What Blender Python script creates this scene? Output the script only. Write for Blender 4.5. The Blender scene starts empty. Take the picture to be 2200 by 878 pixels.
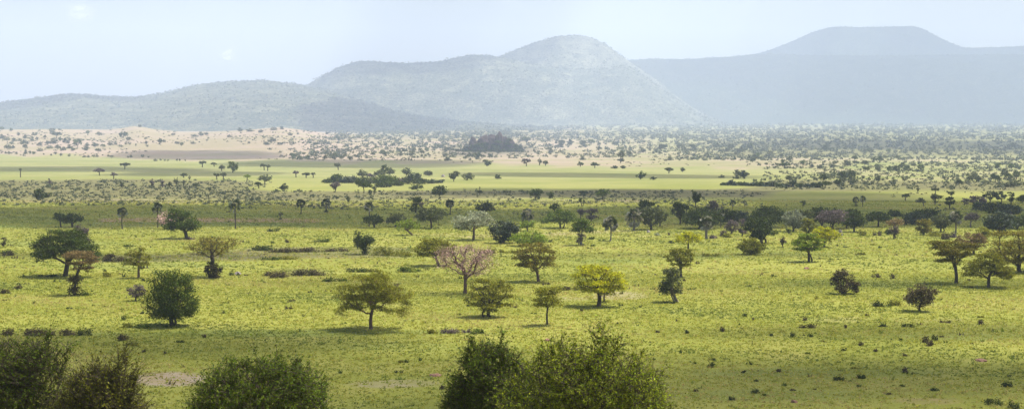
import bpy, math, random
import numpy as np
from mathutils import Vector, noise as mnoise

PI = math.pi
HAZE_DENSITY, SKY_STRENGTH, SUN_STRENGTH, EXPOSURE = 8.6e-5, 0.105, 4.6, 1.05
scene = bpy.context.scene
COL = scene.collection

# ------------------------------------------------------------------ camera geometry
F, CX, CY, YH, CAMZ = 3500.0, 1100.0, 439.0, 300.0, 27.0      # measurements taken on the 2200 x 878 photograph
PITCH = math.atan((CY - YH) / F)
SUN_EL, SUN_AZ = math.radians(64), math.radians(30)             # sun high, to the right and a little behind
SUN = np.array([math.cos(SUN_EL) * math.cos(SUN_AZ), math.cos(SUN_EL) * math.sin(SUN_AZ), math.sin(SUN_EL)])


def ray(px, py):
    x, y, z = (px - CX) / F, 1.0, (CY - py) / F
    c, s = math.cos(-PITCH), math.sin(-PITCH)
    return x, y * c - z * s, y * s + z * c


def project(x, y, z):
    """world -> photo pixel (arrays)"""
    c, s = math.cos(PITCH), math.sin(PITCH)
    dz = z - CAMZ
    yy = y * c - dz * s
    zz = y * s + dz * c
    yy = np.maximum(yy, 1e-3)
    return CX + F * x / yy, CY - F * zz / yy


# ------------------------------------------------------------------ terrain
RIDGE = np.array([(-2500, 278), (0, 279), (120, 278), (230, 280), (262, 277), (292, 271), (335, 279), (400, 285), (480, 282),
                  (560, 277), (600, 274), (645, 280), (700, 289), (800, 297), (1000, 300), (6000, 300)], float)


def sstep(a, b, x):
    t = np.clip((x - a) / (b - a), 0, 1)
    return t * t * (3 - 2 * t)


def terrain(x, y):
    x = np.asarray(x, float)
    y = np.asarray(y, float)
    yy = np.maximum(y, 1.0)
    z = 25.2 * np.clip(1 - y / 125.0, 0, 1.3) ** 1.15
    z = z + 84 * np.clip((y - 2400) / 5600, 0, 1.6) ** 1.2
    px = CX + F * x / np.maximum(y, 800)
    ex = (YH - np.interp(px, RIDGE[:, 0], RIDGE[:, 1])) * 1.314
    prof = np.where(y < 4600, sstep(2500, 4600, yy) ** 1.0, np.exp(-((yy - 4600) / 700.0) ** 2))
    z = z + ex * prof
    near = sstep(120, 260, yy)
    a = np.sin(x / 37 + 1.3 * np.sin(y / 61)) + np.sin(y / 29 + x / 53) + 0.6 * np.sin(x / 11 + y / 17) * np.sin(y / 13)
    z = z + near * a * 0.10
    b = np.sin(x / 190 + 2.0) * np.sin(y / 230 + 0.7) + np.sin((x + y) / 310)
    z = z + sstep(300, 900, yy) * b * 0.35
    c = np.sin(x / 260 + y / 500) * np.sin(y / 330 - x / 700) + 0.5 * np.sin(x / 90 + 1) * np.sin(y / 140)
    z = z + sstep(2600, 4000, yy) * c * 2.2
    return z


def ground_at(px, py):
    """where the sight line through a photo pixel meets the ground"""
    rx, ry, rz = ray(px, py)
    lo, prev = 130.0, None
    ts = np.geomspace(130, 9500, 700)
    h = CAMZ + rz / ry * ts - terrain(rx / ry * ts, ts)
    k = np.argmax(h < 0)
    if h[k] >= 0:
        y = 9500.0
    elif k == 0:
        y = 130.0
    else:
        a, b = ts[k - 1], ts[k]
        ha, hb = h[k - 1], h[k]
        y = a + (b - a) * ha / (ha - hb)
    x = rx / ry * y
    return x, y, float(terrain(x, y))


# ------------------------------------------------------------------ mesh helpers
def mesh_np(name, V, quads=None, tris=None, mats=(), qmat=None, tmat=None, smooth=False):
    me = bpy.data.meshes.new(name)
    V = np.ascontiguousarray(V, np.float32)
    me.vertices.add(len(V))
    me.vertices.foreach_set('co', V.ravel())
    loops, starts, mi, s = [], [], [], 0
    for fs, k, m in ((quads, 4, qmat), (tris, 3, tmat)):
        if fs is None or len(fs) == 0:
            continue
        fs = np.asarray(fs, np.int32)
        loops.append(fs.ravel())
        starts.append(s + np.arange(len(fs), dtype=np.int32) * k)
        s += len(fs) * k
        mi.append(np.zeros(len(fs), np.int32) if m is None else np.asarray(m, np.int32))
    L = np.concatenate(loops)
    S = np.concatenate(starts)
    me.loops.add(len(L))
    me.loops.foreach_set('vertex_index', L)
    me.polygons.add(len(S))
    me.polygons.foreach_set('loop_start', S)
    for m in mats:
        me.materials.append(m)
    me.polygons.foreach_set('material_index', np.concatenate(mi))
    me.update(calc_edges=True)
    if smooth:
        me.polygons.foreach_set('use_smooth', np.ones(len(S), bool))
    me.validate()
    return me


def link(name, me, parent=None):
    o = bpy.data.objects.new(name, me)
    COL.objects.link(o)
    if parent is not None:
        o.parent = parent
    return o


USED = set()


def tag(o, label=None, cat=None, group=None, kind=None):
    if label:
        o['label'] = label
        USED.add(label)
    if cat:
        o['category'] = cat
    if group:
        o['group'] = group
    if kind:
        o['kind'] = kind
    return o


def tubes(P0, P1, R0, R1, k=5):
    P0, P1 = np.asarray(P0, float), np.asarray(P1, float)
    n = len(P0)
    a = P1 - P0
    a /= np.maximum(np.linalg.norm(a, axis=1, keepdims=True), 1e-9)
    ref = np.where(np.abs(a[:, 2:3]) < 0.9, np.array([[0, 0, 1.0]]), np.array([[1.0, 0, 0]]))
    u = np.cross(a, ref)
    u /= np.maximum(np.linalg.norm(u, axis=1, keepdims=True), 1e-9)
    v = np.cross(a, u)
    t = np.arange(k) * 2 * PI / k
    c, s = np.cos(t)[None, :, None], np.sin(t)[None, :, None]
    ring = u[:, None, :] * c + v[:, None, :] * s
    A = P0[:, None, :] + ring * np.asarray(R0)[:, None, None]
    B = P1[:, None, :] + ring * np.asarray(R1)[:, None, None]
    V = np.concatenate([A, B], axis=1).reshape(-1, 3)
    i = np.arange(k)
    j = (i + 1) % k
    q = np.stack([i, j, j + k, i + k], axis=1)
    Q = (np.arange(n)[:, None, None] * 2 * k + q[None]).reshape(-1, 4)
    return V, Q


def leaves(rng, C, size, aspect=1.6, flat=0.5, droop=0.0):
    """one small diamond leaf per centre, turned every way with a bias to lying flat"""
    n = len(C)
    nrm = rng.normal(size=(n, 3))
    nrm[:, 2] += flat * 2.0 * np.sign(rng.random(n) - 0.15)
    nrm /= np.linalg.norm(nrm, axis=1, keepdims=True)
    t = rng.normal(size=(n, 3))
    t[:, 2] -= droop
    t -= nrm * np.sum(t * nrm, axis=1, keepdims=True)
    t /= np.maximum(np.linalg.norm(t, axis=1, keepdims=True), 1e-9)
    b = np.cross(nrm, t)
    s = (np.asarray(size) * rng.uniform(0.6, 1.35, n))[:, None]
    ln, wd = s * aspect ** 0.5, s / aspect ** 0.5
    V = np.stack([C - t * ln * 0.5, C + b * wd * 0.5 + nrm * s * 0.08, C + t * ln * 0.5, C - b * wd * 0.5 + nrm * s * 0.08], axis=1).reshape(-1, 3)
    Q = np.arange(n * 4).reshape(-1, 4)
    return V, Q


# ------------------------------------------------------------------ materials
def newmat(name):
    m = bpy.data.materials.new(name)
    m.use_nodes = True
    nt = m.node_tree
    nt.nodes.clear()
    return m, nt, nt.nodes, nt.links


def leaf_mat(name, col, trans=0.25, var=0.42, hue=0.03, rough=0.6, spec=0.08, clump=0.35, cscale=0.9):
    m, nt, N, L = newmat(name)
    out = N.new('ShaderNodeOutputMaterial')
    geo = N.new('ShaderNodeNewGeometry')
    oi = N.new('ShaderNodeObjectInfo')
    rgb = N.new('ShaderNodeRGB')
    rgb.outputs[0].default_value = (*col, 1)
    mr = N.new('ShaderNodeMapRange')
    mr.inputs['To Min'].default_value = 1 - var
    mr.inputs['To Max'].default_value = 1 + var
    L.new(geo.outputs['Random Per Island'], mr.inputs['Value'])
    mo = N.new('ShaderNodeMapRange')
    mo.inputs['To Min'].default_value = 0.86
    mo.inputs['To Max'].default_value = 1.14
    L.new(oi.outputs['Random'], mo.inputs['Value'])
    mu = N.new('ShaderNodeMath')
    mu.operation = 'MULTIPLY'
    L.new(mr.outputs[0], mu.inputs[0])
    L.new(mo.outputs[0], mu.inputs[1])
    mh = N.new('ShaderNodeMapRange')
    mh.inputs['To Min'].default_value = 0.5 - hue
    mh.inputs['To Max'].default_value = 0.5 + hue * 0.6
    wn = N.new('ShaderNodeTexWhiteNoise')
    wn.noise_dimensions = '1D'
    L.new(geo.outputs['Random Per Island'], wn.inputs['W'])
    L.new(wn.outputs['Value'], mh.inputs['Value'])
    tc = N.new('ShaderNodeTexCoord')
    nz = N.new('ShaderNodeTexNoise')
    nz.inputs['Scale'].default_value = cscale
    nz.inputs['Detail'].default_value = 2
    L.new(tc.outputs['Object'], nz.inputs['Vector'])
    mc = N.new('ShaderNodeMapRange')
    mc.inputs['From Min'].default_value = 0.3
    mc.inputs['From Max'].default_value = 0.7
    mc.inputs['To Min'].default_value = 1 - clump
    mc.inputs['To Max'].default_value = 1 + clump
    L.new(nz.outputs[0], mc.inputs['Value'])
    mu3 = N.new('ShaderNodeMath')
    mu3.operation = 'MULTIPLY'
    L.new(mu.outputs[0], mu3.inputs[0])
    L.new(mc.outputs[0], mu3.inputs[1])
    mu = mu3
    hsv = N.new('ShaderNodeHueSaturation')
    L.new(rgb.outputs[0], hsv.inputs['Color'])
    L.new(mh.outputs[0], hsv.inputs['Hue'])
    L.new(mu.outputs[0], hsv.inputs['Value'])
    p = N.new('ShaderNodeBsdfPrincipled')
    p.inputs['Roughness'].default_value = rough
    p.inputs['Specular IOR Level'].default_value = spec
    L.new(hsv.outputs[0], p.inputs['Base Color'])
    t = N.new('ShaderNodeBsdfTranslucent')
    L.new(hsv.outputs[0], t.inputs['Color'])
    mx = N.new('ShaderNodeMixShader')
    mx.inputs[0].default_value = trans
    L.new(p.outputs[0], mx.inputs[1])
    L.new(t.outputs[0], mx.inputs[2])
    L.new(mx.outputs[0], out.inputs['Surface'])
    return m


def bark_mat(name, a, b, scale=3.0):
    m, nt, N, L = newmat(name)
    out = N.new('ShaderNodeOutputMaterial')
    tc = N.new('ShaderNodeTexCoord')
    nz = N.new('ShaderNodeTexNoise')
    nz.inputs['Scale'].default_value = scale
    nz.inputs['Detail'].default_value = 6
    L.new(tc.outputs['Object'], nz.inputs['Vector'])
    cr = N.new('ShaderNodeMix')
    cr.data_type = 'RGBA'
    cr.inputs[6].default_value = (*a, 1)
    cr.inputs[7].default_value = (*b, 1)
    L.new(nz.outputs[0], cr.inputs[0])
    p = N.new('ShaderNodeBsdfPrincipled')
    p.inputs['Roughness'].default_value = 0.9
    p.inputs['Specular IOR Level'].default_value = 0.1
    L.new(cr.outputs[2], p.inputs['Base Color'])
    bp = N.new('ShaderNodeBump')
    bp.inputs['Strength'].default_value = 0.6
    bp.inputs['Distance'].default_value = 0.1
    L.new(nz.outputs[0], bp.inputs['Height'])
    L.new(bp.outputs[0], p.inputs['Normal'])
    L.new(p.outputs[0], out.inputs['Surface'])
    return m


LEAF = {
    'dk': leaf_mat('dark_green_leaf', (0.040, 0.060, 0.007)),
    'md': leaf_mat('mid_green_leaf', (0.066, 0.100, 0.009)),
    'ol': leaf_mat('olive_leaf', (0.165, 0.170, 0.010), trans=0.34),
    'yg': leaf_mat('yellow_green_leaf', (0.37, 0.38, 0.010), trans=0.45, clump=0.5),
    'lg': leaf_mat('light_green_leaf', (0.155, 0.215, 0.014), trans=0.35),
    'br': leaf_mat('orange_brown_leaf', (0.175, 0.128, 0.042), trans=0.3),
    'yb': leaf_mat('yellow_brown_leaf', (0.165, 0.150, 0.016), trans=0.32),
    'gg': leaf_mat('grey_green_leaf', (0.082, 0.096, 0.032)),
    'sv': leaf_mat('silver_leaf', (0.255, 0.275, 0.165), trans=0.25),
    'pg': leaf_mat('pale_green_leaf', (0.19, 0.21, 0.125)),
    'bl': leaf_mat('deep_green_leaf', (0.028, 0.046, 0.014), trans=0.15, spec=0.25),
    'pk': leaf_mat('pink_twig', (0.50, 0.345, 0.28), trans=0.15, var=0.45, clump=0.5, hue=0.05),
    'pu': leaf_mat('purple_grey_leaf', (0.125, 0.098, 0.085)),
    'wb': leaf_mat('weed_brown', (0.075, 0.060, 0.024)),
    'pd': leaf_mat('dry_and_glint_palm_leaf', (0.30, 0.29, 0.20), trans=0.25, var=0.6, spec=0.5),  # dry fans, and sun glint painted onto live fans
    'pm': leaf_mat('palm_leaf', (0.048, 0.066, 0.018), trans=0.2, var=0.5, spec=0.25),
    'fg': leaf_mat('thorn_leaf', (0.150, 0.190, 0.012), trans=0.45, var=0.65, cscale=1.3),
    'fd': leaf_mat('dark_thorn_leaf', (0.080, 0.118, 0.010), trans=0.42, var=0.55, cscale=1.3),
    'fb': leaf_mat('brownish_thorn_leaf', (0.118, 0.125, 0.013), trans=0.4, var=0.55, cscale=1.3),
}
BARK = bark_mat('dark_bark', (0.035, 0.027, 0.020), (0.10, 0.08, 0.06))
BARKP = bark_mat('pale_bark', (0.12, 0.10, 0.08), (0.26, 0.22, 0.18))
BARKR = bark_mat('reddish_bark', (0.07, 0.045, 0.035), (0.19, 0.12, 0.09))


# ------------------------------------------------------------------ growing trees
def colonize(rng, trunk, A, step, kill, first, iters=120, up=0.0, jit=0.25):
    N = [np.array(p, float) for p in trunk]
    par = [-1] + list(range(len(trunk) - 1))
    NN = np.array(N)
    cand = NN[first:]
    d = np.linalg.norm(A[:, None] - cand[None], axis=2)
    idx = d.argmin(1) + first
    dm = d.min(1)
    A = A.copy()
    par = np.array(par)
    for it in range(iters):
        if len(A) == 0:
            break
        v = A - NN[idx]
        v /= np.maximum(np.linalg.norm(v, axis=1, keepdims=True), 1e-9)
        acc = np.zeros((len(NN), 3))
        np.add.at(acc, idx, v)
        act = np.unique(idx)
        dr = acc[act]
        dr /= np.maximum(np.linalg.norm(dr, axis=1, keepdims=True), 1e-9)
        dr += rng.normal(size=dr.shape) * jit
        dr[:, 2] += up
        dr /= np.maximum(np.linalg.norm(dr, axis=1, keepdims=True), 1e-9)
        new = NN[act] + dr * step
        base = len(NN)
        NN = np.concatenate([NN, new])
        par = np.concatenate([par, act])
        dd = np.linalg.norm(A[:, None] - new[None], axis=2)
        k = dd.argmin(1)
        m = dd[np.arange(len(A)), k]
        better = m < dm
        idx = np.where(better, base + k, idx)
        dm = np.where(better, m, dm)
        keep = dm > kill
        A, idx, dm = A[keep], idx[keep], dm[keep]
    cnt = np.zeros(len(NN))
    kids = np.zeros(len(NN), int)
    for i in range(len(NN) - 1, 0, -1):
        if kids[i] == 0:
            cnt[i] += 1
        cnt[par[i]] += cnt[i]
        kids[par[i]] += 1
    return NN, par, cnt, kids


def crown_points(rng, kind, R, z0, z1, n, cx=0.0, lump=0.6, holes=5):
    """attractor cloud: the outline of the crown, in clumps, with gaps"""
    H = z1 - z0
    ph = rng.uniform(0, 2 * PI, 4)
    amp = rng.uniform(0.04, 0.13, 4)

    def inside(p):
        x, y, z = p[:, 0], p[:, 1], p[:, 2]
        th = np.arctan2(y, x)
        rr = np.hypot(x, y) / R
        mod = 1 + sum(amp[k] * np.sin((k + 2) * th + ph[k] + 2.5 * z / max(H, .01)) for k in range(4))
        rr = rr / mod
        t = (z - z0) / H
        if kind == 'umbrella':
            top = 1 - 0.62 * rr ** 2.2
            bot = 0.42 - 0.42 * rr ** 1.2
            return (rr < 1) & (t < top) & (t > bot)
        if kind == 'round':
            return rr ** 2 + ((t - 0.47) / 0.53) ** 2 < 1
        if kind == 'dome':
            return rr ** 2.3 + np.clip((t - 0.25) / 0.75, 0, 9) ** 2.0 + np.clip((0.25 - t) / 0.25, 0, 9) ** 3 < 1
        if kind == 'vase':
            lim = 0.30 + 0.72 * np.sqrt(np.clip(t, 0, 1))
            top = 1 - 0.28 * rr ** 2
            return (rr < lim) & (t < top) & (t > 0)
        if kind == 'upright':
            lim = 0.75 + 0.25 * np.sin(t * 9 + ph[0])
            return (rr < lim * np.sqrt(np.clip(1 - (2 * t - 1) ** 4, 0, 1))) & (t > 0) & (t < 1)
        if kind == 'bush':
            return (rr ** 2.4 + np.clip(t, 0, 9) ** 2.2 < 1) & (t > 0)
        return rr < 1

    out = []
    C = []
    while len(C) < max(6, int(n * 0.06)):
        p = np.stack([rng.uniform(-R, R, 60), rng.uniform(-R, R, 60), rng.uniform(z0, z1, 60)], 1)
        p = p[inside(p)]
        C.extend(list(p))
    C = np.array(C[:max(6, int(n * 0.06))])
    hol = C[rng.integers(0, len(C), holes)] + rng.normal(size=(holes, 3)) * R * 0.25
    tot = 0
    it = 0
    while tot < n and it < 80:
        it += 1
        m = 400
        p1 = C[rng.integers(0, len(C), m)] + rng.normal(size=(m, 3)) * R * 0.15 * np.array([1, 1, 0.7])
        p2 = np.stack([rng.uniform(-R, R, m) * 1.1, rng.uniform(-R, R, m) * 1.1, rng.uniform(z0, z1, m)], 1)
        p = np.where(rng.random((m, 1)) < lump, p1, p2)
        p = p[inside(p)]
        for h in hol:
            p = p[np.linalg.norm((p - h) * np.array([1, 1, 1.5]), axis=1) > R * 0.17]
        out.append(p)
        tot += len(p)
    P = np.concatenate(out)[:n]
    P[:, 0] += cx
    return P


def grow_tree(seed, kind, h, w, cb, tr, cx=0.0, natt=320, nleaf=4000, leaf=0.3, spread=0.22, lean=0.0, bark=None, leafm=None,
              stems=1, aspect=1.8, flat=0.5, fork=None, twig=0.0, base_bush=None, lump=0.6, holes=5, droop=0.0, up=0.05, split=None,
              barefrac=0.0, sides=6, tiers=0):
    """returns (wood mesh, leaf mesh): one tapered trunk with limbs grown into the crown, and its leaves"""
    rng = np.random.default_rng(seed)
    R = w / 2
    z0, z1 = cb * h, h
    A = crown_points(rng, kind, R, z0, z1, natt, cx, lump, holes)
    if tiers:                                    # acacias carry their leaves in flat storeys
        t = (A[:, 2] - z0) / (z1 - z0)
        q = (np.floor(t * tiers + 0.25 * np.sin(A[:, 0] / R * 3 + seed) + 0.25 * np.sin(A[:, 1] / R * 3)) + 0.75) / tiers
        A[:, 2] = z0 + (z1 - z0) * np.clip(0.3 * t + 0.7 * q, 0, 1)
    fk = (fork if fork is not None else max(0.04, cb * 0.85)) * h
    nt = 6
    bend = rng.uniform(-1, 1, 2) * w * 0.02
    top = np.array([cx * 0.35 + lean, 0, fk])
    trunk = [np.array([0, 0, -0.25])] + [np.array([top[0] * t + bend[0] * math.sin(t * PI), bend[1] * math.sin(t * PI * 1.3), fk * t]) for t in np.linspace(0, 1, nt)]
    step = max(R, (z1 - z0) * 0.6) * 0.085
    NN, par, cnt, kids = colonize(rng, trunk, A, step, step * 1.25, nt - 1 if kind != 'bush' else 1, up=up, jit=0.28)
    c0 = max(cnt[1], 1)
    rad = tr * (np.maximum(cnt, 0.5) / c0) ** 0.52
    rad[:len(trunk)] = tr * np.linspace(1.15, 0.9, len(trunk))
    rad[0] *= 1.25
    rad[1] *= 1.1
    rmin = tr * 0.035
    rad = np.maximum(rad, rmin)
    ch = np.arange(1, len(NN))
    pr = par[1:]
    r1 = rad[ch]
    r0 = np.minimum(rad[pr], r1 * 1.5)
    r0[:len(trunk) - 1] = rad[:len(trunk) - 1]
    V, Q = tubes(NN[pr], NN[ch], r0, r1, sides)
    parts = [(V, Q)]
    if stems > 1:                                # further stems from the same root
        for s in range(stems - 1):
            sx = rng.choice([-1, 1]) * tr * rng.uniform(1.4, 2.2)
            j = rng.integers(len(trunk), min(len(NN), len(trunk) + 25))
            tgt = NN[j]
            ts = np.linspace(0, 1, 6)
            p = np.array([[sx, rng.uniform(-1, 1) * tr, -0.2]]) * (1 - ts)[:, None] + tgt[None] * ts[:, None]
            p[:, 0] += sx * 0.8 * np.sin(ts * PI)
            rr = tr * np.linspace(0.7, 0.4, 6)
            parts.append(tubes(p[:-1], p[1:], rr[:-1], rr[1:], sides))
    site = np.where((cnt <= 2.5) & (np.arange(len(NN)) >= len(trunk)))[0]
    if barefrac > 0:
        site = site[rng.random(len(site)) > barefrac]
    if twig > 0:                                 # fine twigs past the last shoots
        ns = len(site) * 3
        s = site[rng.integers(0, len(site), ns)]
        dirv = NN[s] - NN[par[s]]
        dirv /= np.maximum(np.linalg.norm(dirv, axis=1, keepdims=True), 1e-9)
        dirv += rng.normal(size=dirv.shape) * 0.6
        dirv[:, 2] -= droop * 0.5
        e = NN[s] + dirv * twig * rng.uniform(0.4, 1.3, (ns, 1))
        parts.append(tubes(NN[s], e, np.full(ns, rmin * 0.9), np.full(ns, rmin * 0.4), 3))
    wood = merge(parts)
    sp = spread * R
    m = rng.integers(0, len(site), nleaf)
    C = NN[site[m]] + np.clip(rng.normal(size=(nleaf, 3)), -1.7, 1.7) * sp * np.array([1, 1, 0.36 if tiers else 0.6])
    C[:, 2] = np.maximum(C[:, 2], 0.02 * h)
    # stretch the grown crown to its full measured width and height
    lo, hi = np.percentile(C[:, 0], [2, 98])
    ylo, yhi = np.percentile(C[:, 1], [2, 98])
    zh = np.percentile(C[:, 2], 99)
    sx, sy = (w - leaf) / max(hi - lo, 1e-3), (w - leaf) / max(yhi - ylo, 1e-3)
    sz = (h - leaf * .5 - fk) / max(zh - fk, 1e-3)

    def fit(P):
        P = P.copy()
        k = sstep(fk * 0.75, fk + 0.3 * (h - fk), P[:, 2])
        P[:, 0] += k * ((P[:, 0] - (lo + hi) / 2) * sx + cx - P[:, 0])
        P[:, 1] += k * ((P[:, 1] - (ylo + yhi) / 2) * sy - P[:, 1])
        P[:, 2] = np.where(P[:, 2] > fk, fk + (P[:, 2] - fk) * sz, P[:, 2])
        return P
    C = fit(C)
    wood = (fit(wood[0]), wood[1])
    lv = [leaves(rng, C, leaf, aspect, flat, droop)]
    if base_bush:
        bw, bh, bn = base_bush
        P = rng.normal(size=(bn, 3)) * np.array([bw * 0.27, bw * 0.27, bh * 0.33])
        P[:, 2] = np.abs(P[:, 2]) + 0.05
        lv.append(leaves(rng, P, leaf, aspect, 0.2))
    return wood, merge(lv)


def merge(parts):
    Vs, Qs, n = [], [], 0
    for V, Q in parts:
        Vs.append(V)
        Qs.append(Q + n)
        n += len(V)
    return np.concatenate(Vs), np.concatenate(Qs)


def grow_palm(seed, h, w, tr, nf=34, crown=None, skirt=0.25, pale=0.3, bush=0.0):
    """fan palm: slim trunk, a ball of pleated fans on stalks, some dry ones hanging below"""
    rng = np.random.default_rng(seed)
    R = w / 2
    zc = h - R * 0.8
    ts = np.linspace(0, 1, 9)
    bx = rng.uniform(-1, 1) * R * 0.12
    P = np.stack([bx * np.sin(ts * PI), 0 * ts, -0.2 + (zc + 0.2) * ts], 1)
    rr = tr * np.interp(ts, [0, .08, .3, .6, .8, 1], [1.5, 1.05, 0.9, 1.05, 0.95, 0.8])
    wood = [tubes(P[:-1], P[1:], rr[:-1], rr[1:], 8)]
    G, D = [], []
    c = np.array([0, 0, zc])
    for i in range(nf):
        u = (i + 0.5) / nf
        el = math.radians(86 - 140 * u ** 0.95) + rng.normal() * 0.12
        az = i * 2.39996 + rng.normal() * 0.25
        d = np.array([math.cos(el) * math.cos(az), math.cos(el) * math.sin(az), math.sin(el)])
        dead = el < math.radians(-30) and rng.random() < skirt * 3
        L1 = R * rng.uniform(0.5, 0.66)
        e = c + d * L1
        wood.append(tubes(c[None], e[None], np.array([tr * .16]), np.array([tr * .09]), 3))
        side = np.cross(d, np.array([0, 0, 1.0]))
        side /= max(np.linalg.norm(side), 1e-6)
        roll = rng.normal() * 0.95
        nrm = np.cross(side, d)
        side, nrm = side * math.cos(roll) + nrm * math.sin(roll), nrm * math.cos(roll) - side * math.sin(roll)
        L2 = R * rng.uniform(0.42, 0.58) * (0.85 if dead else 1)
        blades = []
        ang = np.radians(np.linspace(-105, 105, 13)) * (0.35 if dead else 1)
        for a in ang:
            t = d * math.cos(a) + side * math.sin(a)
            tip = e + t * L2 + nrm * L2 * rng.normal() * 0.08 - np.array([0, 0, 1.0]) * L2 * (0.06 if not dead else 0.6) * abs(rng.normal(0.7, 0.3))
            b = np.cross(t, nrm)
            wv = L2 * 0.15
            mid = e + (tip - e) * 0.55
            blades.append(np.array([e, mid + b * wv + nrm * wv * .5, tip, mid - b * wv + nrm * wv * .5]))
        (D if (dead or rng.random() < pale * 0.5) else G).extend(blades)  # the pale share carries the painted sun glint
    if bush > 0:
        n = 160
        C = rng.normal(size=(n, 3)) * np.array([bush * .3, bush * .3, bush * .35])
        C[:, 2] = np.abs(C[:, 2])
        V, Q = leaves(rng, C, bush * 0.22, 2.0, 0.0)
        G.extend(list(V.reshape(-1, 4, 3)))

    def mk(B):
        if not B:
            return None
        V = np.array(B).reshape(-1, 3)
        return V, np.arange(len(V)).reshape(-1, 4)
    return merge(wood), mk(G), mk(D)


SEED = [100]


def nseed():
    SEED[0] += 1
    return SEED[0]


PART_PX = 24          # photo pixels of height from which trunk and crown show as parts of their own
LANDMARKS = []        # (px, py, words)
PENDING = []


def settle(o, label, cat, col, kind, px, py, group):
    tag(o, label, cat, group)
    if not label:
        PENDING.append((o, cat, col, kind, px, py))



def tree(name, cat, kind, col, x, yb, x0, x1, yt, cb, label, lm=None, group='trees scattered over the plain', trpx=None, bark=None, **kw):
    gx, gy, gz = ground_at(x, yb)
    s = gy / F
    h, w = (yb - yt) * s, (x1 - x0) * s
    cx = ((x0 + x1) / 2 - x) * s
    pxw, pxh = (x1 - x0), (yb - yt) * (1 - cb * 0.8)
    nleaf = int(np.clip(pxw * pxh * 0.217 * 1.4 * kw.pop('dens', 4.2), 380, 16000))
    leaf = kw.pop('leafpx', 2.9) * s * (1.0 if pxw > 30 else 0.85)
    leaf = min(leaf, w * 0.13)
    tr = (trpx if trpx else max(1.3, (yb - yt) * 0.045)) * s * 0.78
    natt = int(np.clip(pxw * 4.5, 110, kw.pop('maxatt', 520)))
    bk = bark or BARK
    dx = kw.pop('lean', 0.0) * s
    if name == 'acacia_tree' and yb - yt > 40:
        kw.setdefault('tiers', 4)
    wood, lv = grow_tree(nseed(), kind, h, w, cb, tr, cx, natt=natt, nleaf=nleaf, leaf=leaf, lean=dx, **kw)
    rz = 0.0
    if yb - yt >= PART_PX:
        root = bpy.data.objects.new(name, None)
        root.empty_display_size = 0.3
        COL.objects.link(root)
        root.location = (gx, gy, gz)
        stem = 'stem' if kind == 'bush' else 'trunk'
        link(stem, mesh_np(stem, wood[0], wood[1], mats=[bk], smooth=True), root)
        link('crown', mesh_np('crown', lv[0], lv[1], mats=[LEAF[col]]), root)
    else:
        V = np.concatenate([wood[0], lv[0]])
        Q = np.concatenate([wood[1], lv[1] + len(wood[0])])
        mi = np.concatenate([np.zeros(len(wood[1])), np.ones(len(lv[1]))]).astype(np.int32)
        root = link(name, mesh_np(name, V, Q, mats=[bk, LEAF[col]], qmat=mi))
        root.location = (gx, gy, gz)
    settle(root, label, cat, col, kind, x, (yb + yt) / 2, group)
    if lm:
        LANDMARKS.append((x, (yb + yt) / 2, lm))
    return root


def palm(x, yb, yt, wpx, label, lm=None, pale=0.25, trpx=1.5, bush=0.0, nf=34, skirt=0.25):
    gx, gy, gz = ground_at(x, yb)
    s = gy / F
    wood, G, D = grow_palm(nseed(), (yb - yt) * s, wpx * s * 1.18, trpx * s * 0.72, pale=pale, bush=bush * s, nf=nf, skirt=skirt)
    root = bpy.data.objects.new('palm_tree', None)
    COL.objects.link(root)
    root.location = (gx, gy, gz)
    link('trunk', mesh_np('trunk', wood[0], wood[1], mats=[BARKP if pale > 0.4 else BARK], smooth=True), root)
    if D:
        V, Q = merge([G, D])
        mi = np.concatenate([np.zeros(len(G[1])), np.ones(len(D[1]))]).astype(np.int32)
    else:
        V, Q, mi = G[0], G[1], None
    link('crown', mesh_np('crown', V, Q, mats=[LEAF['pm'], LEAF['pd']], qmat=mi), root)
    settle(root, label, 'palm tree', 'pm', 'palm', x, (yb + yt) / 2, 'fan palms on the plain')
    if lm:
        LANDMARKS.append((x, (yb + yt) / 2, lm))
    return root


COLW = {'dk': 'dark green', 'md': 'green', 'ol': 'olive', 'yg': 'yellow-green', 'lg': 'light green', 'br': 'orange-brown', 'yb': 'yellowish brown',
        'gg': 'grey-green', 'pg': 'pale green', 'sv': 'silvery', 'bl': 'blackish green', 'pk': 'pink', 'pu': 'purplish grey', 'wb': 'brown', 'pm': 'dark', 'pd': 'pale'}
SHAPEW = {'umbrella': 'flat-topped', 'round': 'round', 'dome': 'domed', 'vase': 'open-crowned', 'upright': 'narrow', 'bush': 'low', 'palm': 'small'}


def autolabel(cat, col, kind, px, py):
    """colour and shape words plus where it stands beside the nearest named neighbours"""
    desc = f"{COLW.get(col, 'dark')} {SHAPEW.get(kind, 'small')} {cat}"
    near = sorted(LANDMARKS, key=lambda l: math.hypot(l[0] - px, (l[1] - py) * 2.2))[:9]
    for (lx, ly, words) in near:
        dx, dy = px - lx, py - ly
        rel = []
        if abs(dx) < 9:
            rel = ['straight behind' if dy < 0 else 'straight in front of']
        else:
            side = 'left' if dx < 0 else 'right'
            far = 'just ' if math.hypot(dx, dy) < 45 else ('well ' if abs(dx) > 130 else '')
            if abs(dy) * 2.2 > abs(dx) * 0.45 and abs(dy) > 5:
                rel = [('behind' if dy < 0 else 'in front') + f' and {far}{side} of']
            else:
                rel = [f'{far}{side} of']
        for r in rel:
            t = f"{desc} {r} {words}"
            if t not in USED and len(t.split()) <= 16:
                return t
    for k in ('second', 'third', 'fourth', 'fifth', 'sixth', 'seventh', 'eighth', 'ninth', 'tenth'):
        for (lx, ly, words) in near:
            side = 'left' if px < lx else 'right'
            t = f"{k} {desc} to the {side} of {words}"
            if t not in USED and len(t.split()) <= 16:
                return t
    return f"{desc} beside {near[0][2]}"


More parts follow.
